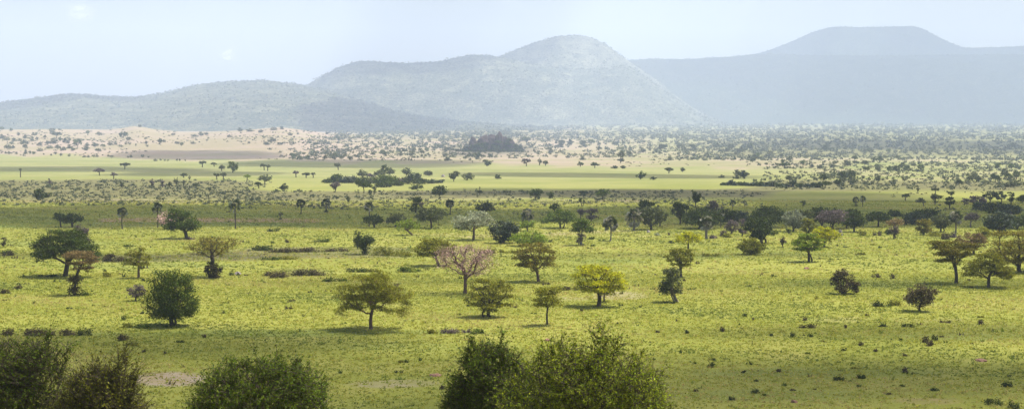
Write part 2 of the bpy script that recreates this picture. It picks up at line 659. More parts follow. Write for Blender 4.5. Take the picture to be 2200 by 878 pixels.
# ================================================================== the near plain: every tree stands where the photograph has it
AC, BT, SH = ('acacia_tree', 'acacia tree'), ('broadleaf_tree', 'tree'), ('shrub', 'shrub')
# --- the sunlit foreground belt


def T(*a, **k):
    return tree(*a, **k)


T(*AC, 'umbrella', 'ol', 797, 707, 729, 880, 588, 0.26, 'broad olive acacia with a ragged drooping crown on one straight slim trunk', 'the largest olive acacia',
  trpx=5.0, flat=0.8, aspect=3.0, spread=0.095, fork=0.36, bark=BARKR, twig=0.5, lump=0.75, holes=8, droop=0.6)
T(*BT, 'dome', 'md', 370, 699, 315, 423, 582, 0.12, 'dense round dark green tree with drooping foliage nearly to the grass at left', 'the dense round green tree',
  trpx=6.0, stems=2, spread=0.125, aspect=2.0, dens=4.6, fork=0.28, droop=1.0, lump=0.7, holes=6)
T('flowering_tree', 'tree', 'vase', 'pk', 999, 630, 940, 1058, 526, 0.34, 'pink leafless tree with bare forking limbs and hazy pink twigs', 'the pink leafless tree',
  trpx=5.5, spread=0.095, aspect=5.0, flat=0.0, dens=1.0, leafpx=2.2, bark=BARKR, twig=1.0, fork=0.30, up=0.1, lump=0.5)
T(*AC, 'dome', 'yg', 1286, 658, 1238, 1340, 570, 0.32, 'bright yellow-green mushroom-shaped acacia with a thick dark trunk', 'the bright mushroom-shaped acacia',
  trpx=6.2, spread=0.105, aspect=2.0, dens=4.6, fork=0.34, lump=0.7)
T(*AC, 'dome', 'ol', 1050, 680, 1006, 1100, 599, 0.17, 'rounded olive acacia on two short dark stems in front of the pink tree', 'the two-stemmed olive acacia',
  trpx=5.5, stems=2, spread=0.105, aspect=2.2, fork=0.22, dens=3.6, lump=0.75, holes=8, twig=0.4)
T(*AC, 'dome', 'yb', 1157, 605, 1107, 1191, 521, 0.32, 'golden olive acacia with a slanting trunk forking low under a domed crown', 'the golden slanting acacia',
  trpx=4.2, spread=0.115, fork=0.40, lean=-4, dens=3.6, bark=BARKR)
T(*AC, 'round', 'ol', 1176, 698, 1147, 1206, 615, 0.42, 'small thin olive tree with a crooked trunk and one low side branch', 'the small crooked olive tree',
  trpx=3.0, spread=0.2, dens=3.2, fork=0.45, bark=BARK, lump=0.8)
T(*BT, 'upright', 'gg', 1455, 648, 1416, 1464, 575, 0.16, 'ragged narrow grey-brown tree leaning left over a pale split trunk', 'the ragged narrow tree',
  trpx=4.0, spread=0.2, dens=3.6, bark=BARKP, stems=2, lump=0.8, holes=8)
T(*AC, 'round', 'ol', 1463, 595, 1433, 1489, 533, 0.30, 'rounded olive acacia with a dark upright trunk behind the ragged narrow tree', 'the rounded olive acacia',
  trpx=4.0, spread=0.125, dens=4.2, stems=2, fork=0.3)
T(*SH, 'round', 'wb', 1297, 648, 1278, 1318, 605, 0.28, 'thin brown-leaved sapling right behind the bright mushroom-shaped acacia', None,
  trpx=2.4, spread=0.25, dens=2.0)
T(*SH, 'bush', 'wb', 1811, 631, 1788, 1843, 579, 0.03, 'brown upright bush with spiky shoots standing alone on open grass', 'the lone brown spiky bush',
  trpx=2.5, spread=0.095, dens=3.4, twig=0.5, lump=0.8, group='bushes on the plain')
T(*BT, 'round', 'wb', 1975, 668, 1946, 2009, 611, 0.16, 'small round brownish tree with a short thin stem at the lower right', 'the small round brownish tree',
  trpx=2.6, spread=0.125, dens=4.0, fork=0.2)
# --- left of the belt
T(*AC, 'umbrella', 'dk', 140, 593, 77, 213, 493, 0.34, 'large dark spreading acacia with a thick leaning trunk at far left', 'the large dark acacia',
  trpx=6.5, spread=0.095, aspect=2.0, dens=5.0, fork=0.36, lean=5, lump=0.7, holes=4, droop=0.5)
T(*BT, 'dome', 'pu', 174, 548, 157, 191, 484, 0.4, 'grey-brown tree whose top shows above the large dark acacia', None, trpx=3.0, spread=0.18)
T(*AC, 'vase', 'br', 160, 633, 142, 209, 537, 0.50, 'thin orange-brown dry tree with dark clumps low on its trunk', 'the orange-brown dry tree',
  trpx=3.6, spread=0.115, dens=2.6, fork=0.42, twig=0.5, aspect=2.6, lump=0.8, holes=8, base_bush=None)
T(*SH, 'upright', 'wb', 160, 634, 145, 178, 588, 0.05, 'dark brown leafy clump round the foot of the orange-brown dry tree', None, trpx=2.2, spread=0.3, dens=2.4, group='bushes on the plain')
T(*AC, 'dome', 'ol', 298, 597, 271, 322, 532, 0.34, 'small grey-olive acacia with a round thin crown and slightly leaning trunk', 'the small grey-olive acacia',
  trpx=3.4, spread=0.135, dens=3.0, twig=0.4, fork=0.38, bark=BARKR)
T(*AC, 'vase', 'yb', 460, 595, 408, 508, 509, 0.50, 'sparse yellowish acacia whose bare limbs spread in a wide V', 'the sparse V-shaped acacia',
  trpx=4.2, spread=0.105, dens=1.7, fork=0.26, aspect=2.6, flat=0.8, lump=0.8, holes=9, up=0.12, twig=0.6)
T(*SH, 'bush', 'wb', 459, 597, 440, 476, 562, 0.02, 'dark bush smothering the foot of the sparse V-shaped acacia', None, trpx=2.0, spread=0.125, dens=4.5, group='bushes on the plain')
T(*SH, 'round', 'pu', 291, 646, 273, 311, 611, 0.22, 'small pinkish grey twiggy bush-tree on a short dark stem', 'the small pinkish bush',
  trpx=2.4, spread=0.125, dens=2.4, twig=0.5, group='bushes on the plain')
T(*SH, 'vase', 'wb', 236, 561, 228, 247, 544, 0.4, 'tiny bare twisted sapling beside the brown scrub strip', None, trpx=1.2, dens=1.5, group='bushes on the plain')
T(*SH, 'upright', 'wb', 8, 530, 2, 15, 508, 0.03, 'brown upright bush at the left edge of the photo', None, trpx=1.5, group='bushes on the plain')
T(*BT, 'dome', 'md', 401, 512, 356, 428, 448, 0.26, 'full rounded green tree with a short thick trunk between two palms', 'the full rounded tree', trpx=5.0, spread=0.115, dens=4.4, fork=0.26, aspect=1.4, lump=0.75)
T('bare_tree', 'tree', 'round', 'pk', 366, 492, 341, 394, 453, 0.15, 'pinkish leafless crown showing left behind the full rounded tree', None, trpx=2.6, spread=0.115, dens=1.2, aspect=5, flat=0, twig=0.5, bark=BARKP)
T(*BT, 'dome', 'dk', 155, 488, 134, 176, 457, 0.28, 'dark tree with a low forked trunk, right one of a touching pair at left', 'the right tree of the pair', trpx=3.0, spread=0.135, fork=0.2)
T(*BT, 'dome', 'dk', 131, 488, 114, 142, 455, 0.42, 'dark slim tree, left one of a touching pair at left', 'the left tree of the pair', trpx=2.2, spread=0.135)
palm(263, 492, 447, 20, 'tall dark fan palm at left with a full round head and brown skirt', 'the leftmost fan palm', trpx=1.6, skirt=0.5)
palm(339, 489, 437, 21, 'tall slim fan palm just left of the full rounded tree', 'the fan palm by the rounded tree', trpx=1.6, nf=28)
palm(506, 491, 431, 24, 'tallest dark fan palm, alone on the grass right of the full rounded tree', 'the tallest fan palm', trpx=1.9, nf=30)
# --- centre
T(*BT, 'upright', 'dk', 784, 546, 762, 803, 498, 0.05, 'dark ragged upright tree with a side clump, standing in brown scrub', 'the dark ragged upright tree', trpx=3.0, spread=0.24, dens=4.6, lump=0.9, holes=9)
T(*SH, 'round', 'dk', 767, 530, 758, 772, 508, 0.2, 'small dark clump against the left side of the dark ragged upright tree', None, trpx=1.5, group='bushes on the plain')
T(*AC, 'dome', 'ol', 944, 571, 892, 975, 512, 0.30, 'olive-green feathery acacia half hidden behind the pink leafless tree', 'the feathery acacia', trpx=4.0, spread=0.115, dens=4.0, lean=-2)
T(*BT, 'dome', 'lg', 886, 505, 850, 902, 471, 0.36, 'pale green tree leaning steeply left on a bent trunk', 'the leaning pale tree', trpx=2.6, lean=-12, spread=0.125, dens=3.0, bark=BARKR, fork=0.4)
T(*BT, 'dome', 'gg', 927, 490, 894, 956, 444, 0.30, 'grey-green wide-crowned tree in the shaded belt above the feathery acacia', 'the grey-green wide tree', trpx=2.8, spread=0.115, dens=4.4)
T('flowering_tree', 'tree', 'dome', 'sv', 1017, 515, 976, 1056, 454, 0.34, 'silvery white blossoming tree with a domed crown and bare trunk', 'the silvery white tree', trpx=3.6, spread=0.095, dens=3.8, aspect=1.3, fork=0.40, lean=1, bark=BARKR, lump=0.8)
T(*BT, 'round', 'bl', 1081, 522, 1054, 1114, 475, 0.03, 'dense blackish green round tree reaching the ground beside the silvery one', 'the dense blackish tree', trpx=5.0, spread=0.125, dens=5.5, aspect=1.3, fork=0.12)
T(*AC, 'dome', 'lg', 1135, 528, 1100, 1171, 495, 0.10, 'fresh light green low acacia between the blackish tree and golden acacia', 'the fresh light green acacia', trpx=3.0, spread=0.115, dens=4.6, fork=0.2)
T(*BT, 'dome', 'lg', 1133, 496, 1116, 1149, 473, 0.30, 'small pale green tree directly behind the fresh light green acacia', None, trpx=1.8, spread=0.135)
T(*BT, 'dome', 'dk', 804, 489, 780, 823, 460, 0.30, 'dark tree with a forked trunk at the near edge of the shade', 'the dark forked tree', trpx=2.6, spread=0.125, fork=0.2)
T(*BT, 'dome', 'gg', 850, 487, 831, 872, 458, 0.25, 'dim grey-green tree in shade left of the leaning pale tree', None, trpx=2.2, spread=0.135)
palm(793, 487, 435, 20, 'ragged dark fan palm rising behind the dark forked tree', 'the ragged palm', trpx=1.5, nf=22)
T(*BT, 'upright', 'dk', 894, 457, 881, 906, 422, 0.05, 'tall dark two-part tree with bushy foot, behind the grey-green wide tree', 'the dark two-part tree', trpx=1.8, spread=0.22)
T(*SH, 'round', 'pu', 905, 446, 899, 911, 433, 0.05, 'small greyish clump touching the right side of the dark two-part tree', None, group='bushes on the plain')
palm(967, 461, 430, 17, 'small dark fan palm with a bushy foot right of the grey-green wide tree', 'the bushy-footed palm', trpx=1.5, bush=5)
T(*BT, 'dome', 'dk', 1043, 458, 1023, 1061, 433, 0.20, 'dark purple-grey round tree behind the silvery white tree', 'the dark tree behind the silvery one', trpx=2.0, spread=0.125)
palm(1133, 480, 450, 27, 'pale shaggy fan palm behind the small pale green tree', 'the pale shaggy palm', pale=0.8, trpx=2.2, skirt=0.4)
palm(646, 460, 428, 19, 'dark fan palm left of another with bushes at its foot', 'the left centre palm', bush=4, trpx=1.4, nf=26)
palm(701, 456, 428, 19, 'dark stout fan palm with a bushy foot, right of its twin', 'the stout centre palm', bush=8, trpx=1.7, nf=30)
palm(603, 471, 455, 9, 'small young fan palm on a bushy foot in the shaded strip', None, bush=5, nf=16, trpx=1.0)
# --- right of centre
T(*BT, 'umbrella', 'md', 1204, 490, 1166, 1235, 450, 0.26, 'wide flat dark green tree with a forked low trunk', 'the wide flat green tree', trpx=3.0, spread=0.115, dens=4.6, fork=0.25, stems=2)
T(*BT, 'umbrella', 'md', 1249, 526, 1227, 1277, 469, 0.46, 'two-tier tree with glossy dark crown above a thin pinkish twiggy stem', 'the two-tier tree', trpx=2.0, spread=0.135, bark=BARKP, aspect=1.3, fork=0.45)
T(*SH, 'upright', 'pu', 1248, 527, 1238, 1259, 500, 0.03, 'pinkish twiggy bush at the foot of the two-tier tree', None, trpx=1.2, dens=2.0, group='bushes on the plain')
palm(1311, 517, 467, 29, 'pale-topped fan palm alone on sunlit grass with a hanging dry frond', 'the lone pale-topped palm', pale=0.65, trpx=2.1, nf=40, skirt=0.35)
palm(1362, 495, 451, 34, 'thick-trunked pale fan palm left of the big shade tree', 'the thick-trunked palm', pale=0.75, trpx=3.2, nf=36)
T(*BT, 'round', 'gg', 1399, 493, 1370, 1424, 444, 0.22, 'big rounded grey-green shade tree on a straight trunk', 'the big shade tree', trpx=3.4, spread=0.115, dens=4.8)
T(*BT, 'round', 'gg', 1418, 486, 1404, 1434, 454, 0.22, 'pale grey tree touching the right side of the big shade tree', None, trpx=1.8, spread=0.135)
T(*BT, 'dome', 'dk', 1389, 470, 1367, 1412, 430, 0.2, 'dark crown rising behind the big shade tree', None, trpx=2.2, spread=0.135)
T(*BT, 'upright', 'pu', 1270, 476, 1258, 1285, 447, 0.15, 'dim purple-grey tree in shade behind the two-tier tree', None, trpx=1.8)
T('bare_tree', 'tree', 'vase', 'pu', 1247, 474, 1240, 1256, 448, 0.5, 'thin bare dead tree left of the dim purple-grey tree', None, trpx=1.3, dens=0.8, twig=0.6)
T(*SH, 'upright', 'dk', 1190, 455, 1181, 1203, 435, 0.05, 'dark palm-like bush just above the wide flat green tree', None, trpx=1.5)
T(*BT, 'round', 'dk', 1461, 481, 1443, 1482, 434, 0.20, 'dark tall tree at the left end of the shaded grove', 'the left end of the shaded grove', trpx=2.8, spread=0.125, dens=4.8, lump=0.85)
T(*BT, 'upright', 'dk', 1496, 474, 1487, 1505, 411, 0.05, 'very tall narrow tree with a knob-like top above the shaded grove', 'the knob-topped tall tree', trpx=1.8, spread=0.3, lump=0.95, holes=7)
T(*BT, 'dome', 'dk', 1502, 491, 1468, 1548, 446, 0.17, 'broad dark tree forming the front of the shaded grove', 'the grove front tree', trpx=4.2, spread=0.115, dens=5.0)
T(*BT, 'dome', 'pu', 1531, 480, 1512, 1552, 431, 0.2, 'purplish dark tree behind the front of the shaded grove', None, trpx=2.4, spread=0.135)
T(*BT, 'dome', 'dk', 1565, 481, 1543, 1590, 449, 0.08, 'low dark tree at the middle of the shaded grove', None, trpx=2.4, spread=0.135)
T(*BT, 'dome', 'bl', 1596, 478, 1580, 1616, 452, 0.08, 'bluish dark low tree at the right end of the shaded grove', None, trpx=2.2, spread=0.135)
palm(1549, 489, 449, 15, 'slender palm trunk with a small dark head in the shaded grove', None, trpx=1.3, nf=22)
palm(1518, 512, 466, 28, 'stout pale fan palm with whitish hanging fronds in front of the grove', 'the stout pale palm', pale=0.75, trpx=4.0, nf=42, skirt=0.45)
palm(1574, 450, 430, 13, 'small far fan palm above the shaded grove', None, nf=18, trpx=1.0)
palm(1600, 444, 431, 8, 'tiny far fan palm right of the grove top', None, nf=14, trpx=0.9)
T(*BT, 'round', 'pu', 1571, 502, 1557, 1587, 471, 0.15, 'purplish brown twiggy tree right of the stout pale palm', 'the purplish twiggy tree', trpx=2.0, dens=3.2, twig=0.3)
T(*SH, 'bush', 'pu', 1553, 507, 1546, 1562, 494, 0.02, 'pinkish bush at the left foot of the purplish twiggy tree', None, group='bushes on the plain')
T(*SH, 'bush', 'ol', 1561, 510, 1551, 1571, 500, 0.02, 'green low bush in front of the purplish twiggy tree', None, group='bushes on the plain')
T(*SH, 'upright', 'pu', 1594, 508, 1585, 1606, 470, 0.05, 'greyish brown bush-tree leaning on the left of the dark domed tree', None, trpx=1.8, dens=3)
T(*BT, 'dome', 'dk', 1636, 523, 1601, 1663, 466, 0.16, 'large dark domed tree with yellowish lit top behind a small round bush-tree', 'the large dark domed tree', trpx=4.5, spread=0.115, dens=5.0, lump=0.75, stems=2)
T(*SH, 'dome', 'ol', 1612, 546, 1586, 1641, 511, 0.06, 'olive low rounded bush-tree in front of the large dark domed tree', 'the low rounded bush-tree', trpx=3.0, spread=0.115, dens=5.0, stems=2, fork=0.12)
T(*AC, 'umbrella', 'yg', 1479, 537, 1452, 1508, 497, 0.36, 'bright yellow-green parasol acacia with a thin dark stem', 'the parasol acacia', trpx=2.6, spread=0.105, dens=4.4, fork=0.42)
T(*AC, 'dome', 'lg', 1738, 562, 1705, 1769, 501, 0.30, 'pale olive domed acacia with two trunks side by side', 'the two-trunked pale acacia', trpx=3.6, spread=0.105, dens=4.8, fork=0.34, stems=2)
T(*AC, 'dome', 'yg', 1771, 531, 1746, 1799, 487, 0.30, 'brightest yellow acacia behind the right shoulder of the two-trunked one', 'the brightest yellow acacia', trpx=2.8, spread=0.105, dens=4.8)
T(*SH, 'upright', 'wb', 1682, 531, 1675, 1690, 508, 0.03, 'small dark brown upright bush left of the two-trunked pale acacia', None, trpx=1.5, group='bushes on the plain')
T(*BT, 'dome', 'dk', 1652, 489, 1614, 1692, 443, 0.18, 'broad dark shade tree behind the large dark domed tree', None, trpx=3.2, spread=0.115, dens=4.6)
T(*BT, 'round', 'pg', 1704, 497, 1683, 1728, 451, 0.18, 'pale silvery green tree at the left of the right-hand grove', 'the pale silvery tree', trpx=2.6, spread=0.115, dens=4.2)
T(*BT, 'round', 'gg', 1730, 494, 1712, 1748, 450, 0.15, 'grey-green leafy tree right of the pale silvery tree', None, trpx=2.2, spread=0.125)
T(*BT, 'round', 'ol', 1737, 502, 1722, 1752, 468, 0.10, 'olive dark tree tucked behind the two-trunked pale acacia', None, trpx=2.2, spread=0.135)
T(*SH, 'upright', 'dk', 1694, 502, 1688, 1700, 490, 0.03, 'small dark bush at the left foot of the pale silvery tree', None, group='bushes on the plain')
T(*BT, 'dome', 'dk', 1765, 488, 1740, 1800, 444, 0.22, 'dark flat-crowned tree in the middle of the right-hand grove', 'the right-hand grove', trpx=3.0, spread=0.115, dens=5.0)
T('flowering_tree', 'tree', 'dome', 'pu', 1790, 492, 1757, 1826, 450, 0.34, 'purple-grey wide tree with several slanting trunks in the right-hand grove', 'the purple-grey tree', trpx=2.6, spread=0.105, stems=3, dens=4.2)
T(*BT, 'dome', 'dk', 1818, 490, 1805, 1850, 448, 0.25, 'dark tree just right of the purple-grey tree', None, trpx=2.6, spread=0.125, dens=4.8)
T(*BT, 'dome', 'dk', 1835, 498, 1812, 1859, 454, 0.25, 'grey-green dark tree on a straight trunk closing the right-hand grove', None, trpx=2.8, spread=0.125, dens=4.8)
T(*AC, 'umbrella', 'dk', 1888, 487, 1860, 1912, 454, 0.30, 'dark flat parasol tree in shade right of the grove', 'the dark parasol tree', trpx=2.6, spread=0.115, dens=4.8)
T(*SH, 'bush', 'dk', 1922, 465, 1907, 1939, 450, 0.02, 'dark bush mass behind the dark parasol tree', None)
T(*AC, 'umbrella', 'br', 1921, 498, 1904, 1941, 468, 0.50, 'yellowish brown tufted acacia top over a pinkish stem', 'the tufted brown acacia', trpx=1.8, dens=3.4, bark=BARKP)
T(*SH, 'upright', 'pu', 1920, 513, 1910, 1931, 484, 0.03, 'pinkish dark bush clump under the tufted brown acacia', None, trpx=1.4, dens=3, group='bushes on the plain')
T(*SH, 'bush', 'dk', 1908, 503, 1902, 1919, 491, 0.02, 'dark green bush at the left foot of the tufted brown acacia', None, group='bushes on the plain')
T(*SH, 'dome', 'bl', 1961, 482, 1938, 1986, 454, 0.03, 'blackish rounded thicket tree behind the brownish upright tree', None, trpx=2.4, spread=0.135)
T(*SH, 'dome', 'dk', 1990, 476, 1958, 2019, 447, 0.05, 'dark green broad thicket tree left of the palm', None, trpx=2.6, spread=0.135)
T(*BT, 'upright', 'yb', 1985, 504, 1969, 2003, 470, 0.08, 'brownish upright tree in front of the dark thicket', 'the brownish upright tree', trpx=2.2, spread=0.2)
T(*BT, 'round', 'gg', 2021, 498, 2001, 2043, 458, 0.22, 'grey-green tree on two trunks left of the glinting palm', 'the two-trunked grey tree', trpx=2.6, stems=2, spread=0.125, dens=4.2)
palm(2053, 501, 456, 27, 'glinting fan palm with whitish leaf tips at right', 'the glinting palm', pale=0.6, trpx=2.6, nf=40)
T(*AC, 'umbrella', 'pu', 2085, 488, 2072, 2103, 456, 0.45, 'dark flat top on a pinkish branching stem right of the glinting palm', None, trpx=2.0, bark=BARKP)
T(*BT, 'round', 'bl', 2145, 502, 2117, 2177, 454, 0.04, 'dense blackish blue-green round tree at the right edge of the shade', 'the dense round blackish tree at right', trpx=4.5, spread=0.125, dens=5.5, fork=0.1, aspect=1.4)
T(*BT, 'dome', 'dk', 2186, 492, 2158, 2222, 460, 0.2, 'dark tree at the right edge behind the big olive-brown acacia', None, trpx=2.6, spread=0.135)
T(*SH, 'dome', 'ol', 2109, 512, 2094, 2126, 487, 0.05, 'olive bush-tree left of the dense blackish round tree', None, trpx=1.8)
T(*SH, 'bush', 'wb', 2032, 514, 2021, 2043, 500, 0.02, 'dark brown bush below the two-trunked grey tree', None, group='bushes on the plain')
T(*SH, 'bush', 'pu', 2047, 510, 2040, 2055, 497, 0.02, 'purplish bush at the foot of the glinting palm', None, group='bushes on the plain')
T(*SH, 'bush', 'ol', 2008, 507, 1994, 2024, 496, 0.02, 'light olive low mound of leaves below the two-trunked grey tree', None, group='bushes on the plain')
T(*AC, 'vase', 'yb', 2054, 608, 2006, 2094, 517, 0.42, 'dark fan-shaped acacia whose forked limbs show through at right', 'the fan-shaped acacia', trpx=4.6, spread=0.095, dens=4.2, fork=0.34, lump=0.7)
T(*AC, 'dome', 'br', 2092, 546, 2058, 2119, 500, 0.28, 'orange-tinted acacia directly behind the fan-shaped one', 'the orange-tinted acacia', trpx=3.2, spread=0.115, dens=4.2)
T(*AC, 'umbrella', 'ol', 2124, 617, 2079, 2174, 544, 0.20, 'low olive feathery acacia with drooping edges in front of two others at right', 'the low feathery acacia', trpx=4.4, spread=0.105, dens=4.6, aspect=3, droop=0.8, fork=0.34)
T(*AC, 'dome', 'yb', 2190, 584, 2134, 2246, 495, 0.12, 'big olive-brown acacia cut by the right edge of the photo', 'the acacia at the right edge', trpx=6.0, spread=0.12, dens=3.8, stems=2, lump=0.85, holes=9, fork=0.2)
# --- the farther trees of the green plain
for a in [
    ('umbrella', 'gg', 268, 363, 258, 279, 349, 0.55, 'small perfect flat-topped acacia alone on the far green strip', 'the far flat-topped acacia'),
    ('umbrella', 'pu', 214, 377, 202, 225, 360, 0.45, 'greyish thin acacia inside the dark shadow stripe at left', 'the thin acacia in the shadow stripe'),
    ('umbrella', 'pu', 244, 384, 238, 252, 370, 0.5, 'slender bent acacia right of the one in the shadow stripe', 'the slender bent acacia'),
    ('umbrella', 'gg', 435, 359, 427, 443, 345, 0.55, None, None),
    ('umbrella', 'gg', 460, 358, 453, 466, 348, 0.5, None, None),
    ('dome', 'gg', 476, 367, 469, 484, 354, 0.4, None, None),
    ('round', 'lg', 500, 371, 488, 511, 346, 0.1, 'pale leafy double tree on the far green strip', 'the pale double tree'),
    ('dome', 'gg', 395, 382, 387, 402, 371, 0.4, None, None),
    ('upright', 'gg', 407, 386, 404, 410, 377, 0.2, None, None),
    ('umbrella', 'gg', 466, 386, 458, 472, 371, 0.5, None, None),
    ('umbrella', 'gg', 480, 386, 473, 487, 370, 0.5, None, None),
    ('umbrella', 'lg', 531, 388, 523, 538, 374, 0.5, None, None),
    ('umbrella', 'gg', 568, 366, 559, 573, 351, 0.5, 'left one of two touching acacias on the far strip', 'the far touching pair'),
    ('umbrella', 'gg', 575, 367, 571, 581, 353, 0.5, 'right one of two touching acacias on the far strip', None),
    ('umbrella', 'pu', 636, 381, 629, 642, 366, 0.5, None, None),
    ('umbrella', 'gg', 658, 382, 649, 666, 370, 0.5, None, None),
    ('umbrella', 'gg', 673, 382, 668, 678, 370, 0.5, None, None),
    ('dome', 'gg', 569, 395, 555, 583, 374, 0.3, 'round grey-green tree on the bright far strip', 'the round far tree'),
    ('umbrella', 'dk', 556, 405, 548, 563, 390, 0.45, 'small dark tree below left of the round far tree', None),
    ('dome', 'dk', 610, 408, 600, 620, 393, 0.1, 'dark low dome tree right of the round far tree', None),
    ('umbrella', 'gg', 727, 365, 718, 732, 350, 0.5, 'thin acacia alone above the left end of the thicket', None),
    ('upright', 'pu', 720, 413, 709, 731, 390, 0.1, 'brownish grey twiggy tree in front of the left end of the thicket', 'the twiggy tree before the thicket'),
    ('umbrella', 'dk', 782, 415, 764, 799, 388, 0.45, 'dark flat parasol tree in front of the thicket', 'the parasol tree before the thicket'),
    ('round', 'dk', 795, 417, 790, 800, 407, 0.05, None, None),
    ('upright', 'dk', 804, 418, 799, 809, 399, 0.05, None, None),
    ('bush', 'dk', 894, 407, 881, 909, 393, 0.05, 'dark low bush below the right end of the thicket', None),
    ('dome', 'dk', 944, 422, 927, 961, 398, 0.2, 'dark many-stemmed tree at the edge of the shade', 'the many-stemmed dark tree'),
    ('upright', 'gg', 975, 390, 964, 986, 367, 0.15, 'grey-green two-part tree right of the thicket', 'the two-part tree right of the thicket'),
    ('round', 'gg', 1003, 387, 992, 1018, 370, 0.05, 'leafy clump with thin stems right of the two-part tree', None),
    ('upright', 'dk', 1031, 419, 1026, 1036, 401, 0.1, None, None),
    ('vase', 'gg', 1046, 357, 1037, 1057, 342, 0.15, 'small round green-topped tree below the rock outcrop', 'the green-topped tree below the rocks'),
    ('bush', 'dk', 1069, 384, 1063, 1076, 374, 0.05, None, None),
    ('round', 'dk', 1150, 429, 1137, 1166, 405, 0.1, 'dark ragged tree at the shaded edge right of centre', 'the ragged dark tree'),
    ('round', 'dk', 1182, 426, 1175, 1190, 411, 0.1, None, None),
    ('dome', 'bl', 1253, 425, 1243, 1264, 409, 0.3, 'blackish round-headed tree left of its greener neighbour', 'the blackish round head'),
    ('upright', 'dk', 1250, 443, 1243, 1257, 425, 0.05, 'dark bush-tree right below the blackish round-headed tree', None),
    ('dome', 'md', 1295, 430, 1281, 1310, 405, 0.35, 'neat green umbrella-shaped tree on the shaded strip', 'the neat green tree'),
    ('dome', 'md', 1376, 385, 1366, 1389, 367, 0.15, 'round green tree alone in the middle of the bright far plain', 'the lone round far tree'),
    ('bush', 'dk', 1404, 386, 1397, 1411, 379, 0.02, 'dark flat bush right of the lone round far tree', None),
    ('upright', 'gg', 1333, 350, 1325, 1343, 324, 0.1, 'tall clumped grey tree on the far tan strip', 'the tall clumped far tree'),
    ('umbrella', 'pu', 1131, 357, 1121, 1140, 340, 0.4, None, None),
    ('upright', 'gg', 1159, 355, 1155, 1165, 340, 0.1, None, None),
    ('dome', 'dk', 1172, 356, 1166, 1178, 345, 0.35, None, None),
    ('dome', 'dk', 1247, 358, 1240, 1254, 346, 0.25, None, None),
    ('umbrella', 'dk', 1278, 361, 1269, 1288, 348, 0.4, None, None),
    ('dome', 'gg', 1437, 372, 1428, 1447, 359, 0.4, None, None),
    ('dome', 'dk', 1466, 369, 1461, 1472, 359, 0.2, None, None),
    ('dome', 'dk', 1320, 362, 1313, 1327, 355, 0.1, None, None),
    ('dome', 'dk', 1338, 362, 1332, 1345, 355, 0.1, None, None),
    ('dome', 'gg', 1697, 391, 1688, 1704, 376, 0.3, None, None),
    ('dome', 'gg', 1600, 384, 1590, 1611, 368, 0.4, None, None),
    ('dome', 'dk', 1772, 404, 1763, 1786, 388, 0.4, 'dark umbrella tree at the right end of the far hedge', 'the far hedge end'),
    ('round', 'dk', 1801, 397, 1794, 1808, 384, 0.03, None, None),
    ('umbrella', 'dk', 1686, 362, 1673, 1698, 350, 0.5, 'dark flat-topped acacia on the far pale strip at right', 'the far flat acacia at right'),
    ('umbrella', 'gg', 1828, 391, 1822, 1834, 375, 0.4, None, None),
    ('upright', 'dk', 1971, 412, 1968, 1976, 402, 0.05, None, None),
    ('umbrella', 'gg', 2010, 418, 2000, 2018, 402, 0.5, None, None),
    ('umbrella', 'gg', 1945, 431, 1938, 1954, 415, 0.5, 'small pale umbrella tree on the bright far strip at right', 'the pale umbrella tree'),
    ('umbrella', 'gg', 1986, 444, 1967, 1989, 424, 0.45, 'leaning flat-topped tree on the bright far strip at right', 'the leaning flat-topped tree'),
    ('upright', 'gg', 2008, 440, 2000, 2023, 416, 0.15, 'bent bushy tree right of the leaning flat-topped one', None),
    ('upright', 'dk', 2040, 447, 2030, 2051, 411, 0.02, 'stacked column of three dark tree crowns at right', 'the stacked column tree'),
    ('round', 'pu', 2072, 441, 2065, 2081, 425, 0.15, 'small purplish round tree right of the stacked column', None),
    ('dome', 'pu', 2101, 440, 2083, 2119, 420, 0.15, 'pale grey-pink wide tree left of the dark shade trees', None),
    ('dome', 'bl', 2127, 438, 2113, 2142, 410, 0.3, 'dark shade tree at upper right, left one of two', 'the upper right shade trees'),
    ('dome', 'bl', 2152, 437, 2140, 2163, 410, 0.3, 'dark shade tree at upper right, right one of two', None),
    ('upright', 'dk', 2172, 441, 2163, 2182, 412, 0.25, None, None),
    ('dome', 'dk', 2196, 436, 2182, 2215, 418, 0.2, None, None),
    ('bush', 'bl', 2108, 453, 2090, 2126, 433, 0.02, 'blackish thicket left below the upper right shade trees', None),
    ('bush', 'dk', 2140, 458, 2116, 2168, 433, 0.02, 'dark wide thicket under the upper right shade trees', None),
    ('bush', 'bl', 2172, 460, 2152, 2196, 437, 0.02, 'blackish thicket right below the upper right shade trees', None),
    ('upright', 'gg', 1725, 443, 1719, 1732, 430, 0.05, None, None),
    ('bush', 'dk', 90, 428, 74, 107, 406, 0.03, 'big dark rounded bush in the brown heath at left', 'the big dark heath bush'),
    ('upright', 'pu', 107, 396, 102, 113, 383, 0.05, None, None),
    ('upright', 'gg', 44, 381, 41, 47, 361, 0.75, 'thin pole-like tree with a tiny tuft at far left', 'the pole-like tree'),
    ('upright', 'dk', 262, 402, 257, 268, 390, 0.03, None, None),
    ('upright', 'pu', 326, 401, 321, 332, 384, 0.03, None, None),
    ('upright', 'pu', 350, 403, 344, 355, 388, 0.05, None, None),
    ('upright', 'dk', 364, 401, 359, 369, 390, 0.03, None, None),
    ('upright', 'gg', 379, 399, 373, 384, 381, 0.15, None, None),
    ('upright', 'gg', 394, 401, 390, 398, 386, 0.05, None, None),
    ('upright', 'dk', 421, 404, 416, 426, 392, 0.03, None, None),
    ('upright', 'dk', 450, 411, 447, 454, 401, 0.03, None, None),
    ('upright', 'dk', 748, 434, 743, 753, 421, 0.03, None, None),
    ('upright', 'dk', 723, 428, 720, 728, 420, 0.2, None, None),
]:
    k, c, x, yb, x0, x1, yt, cb, lab, lm = a
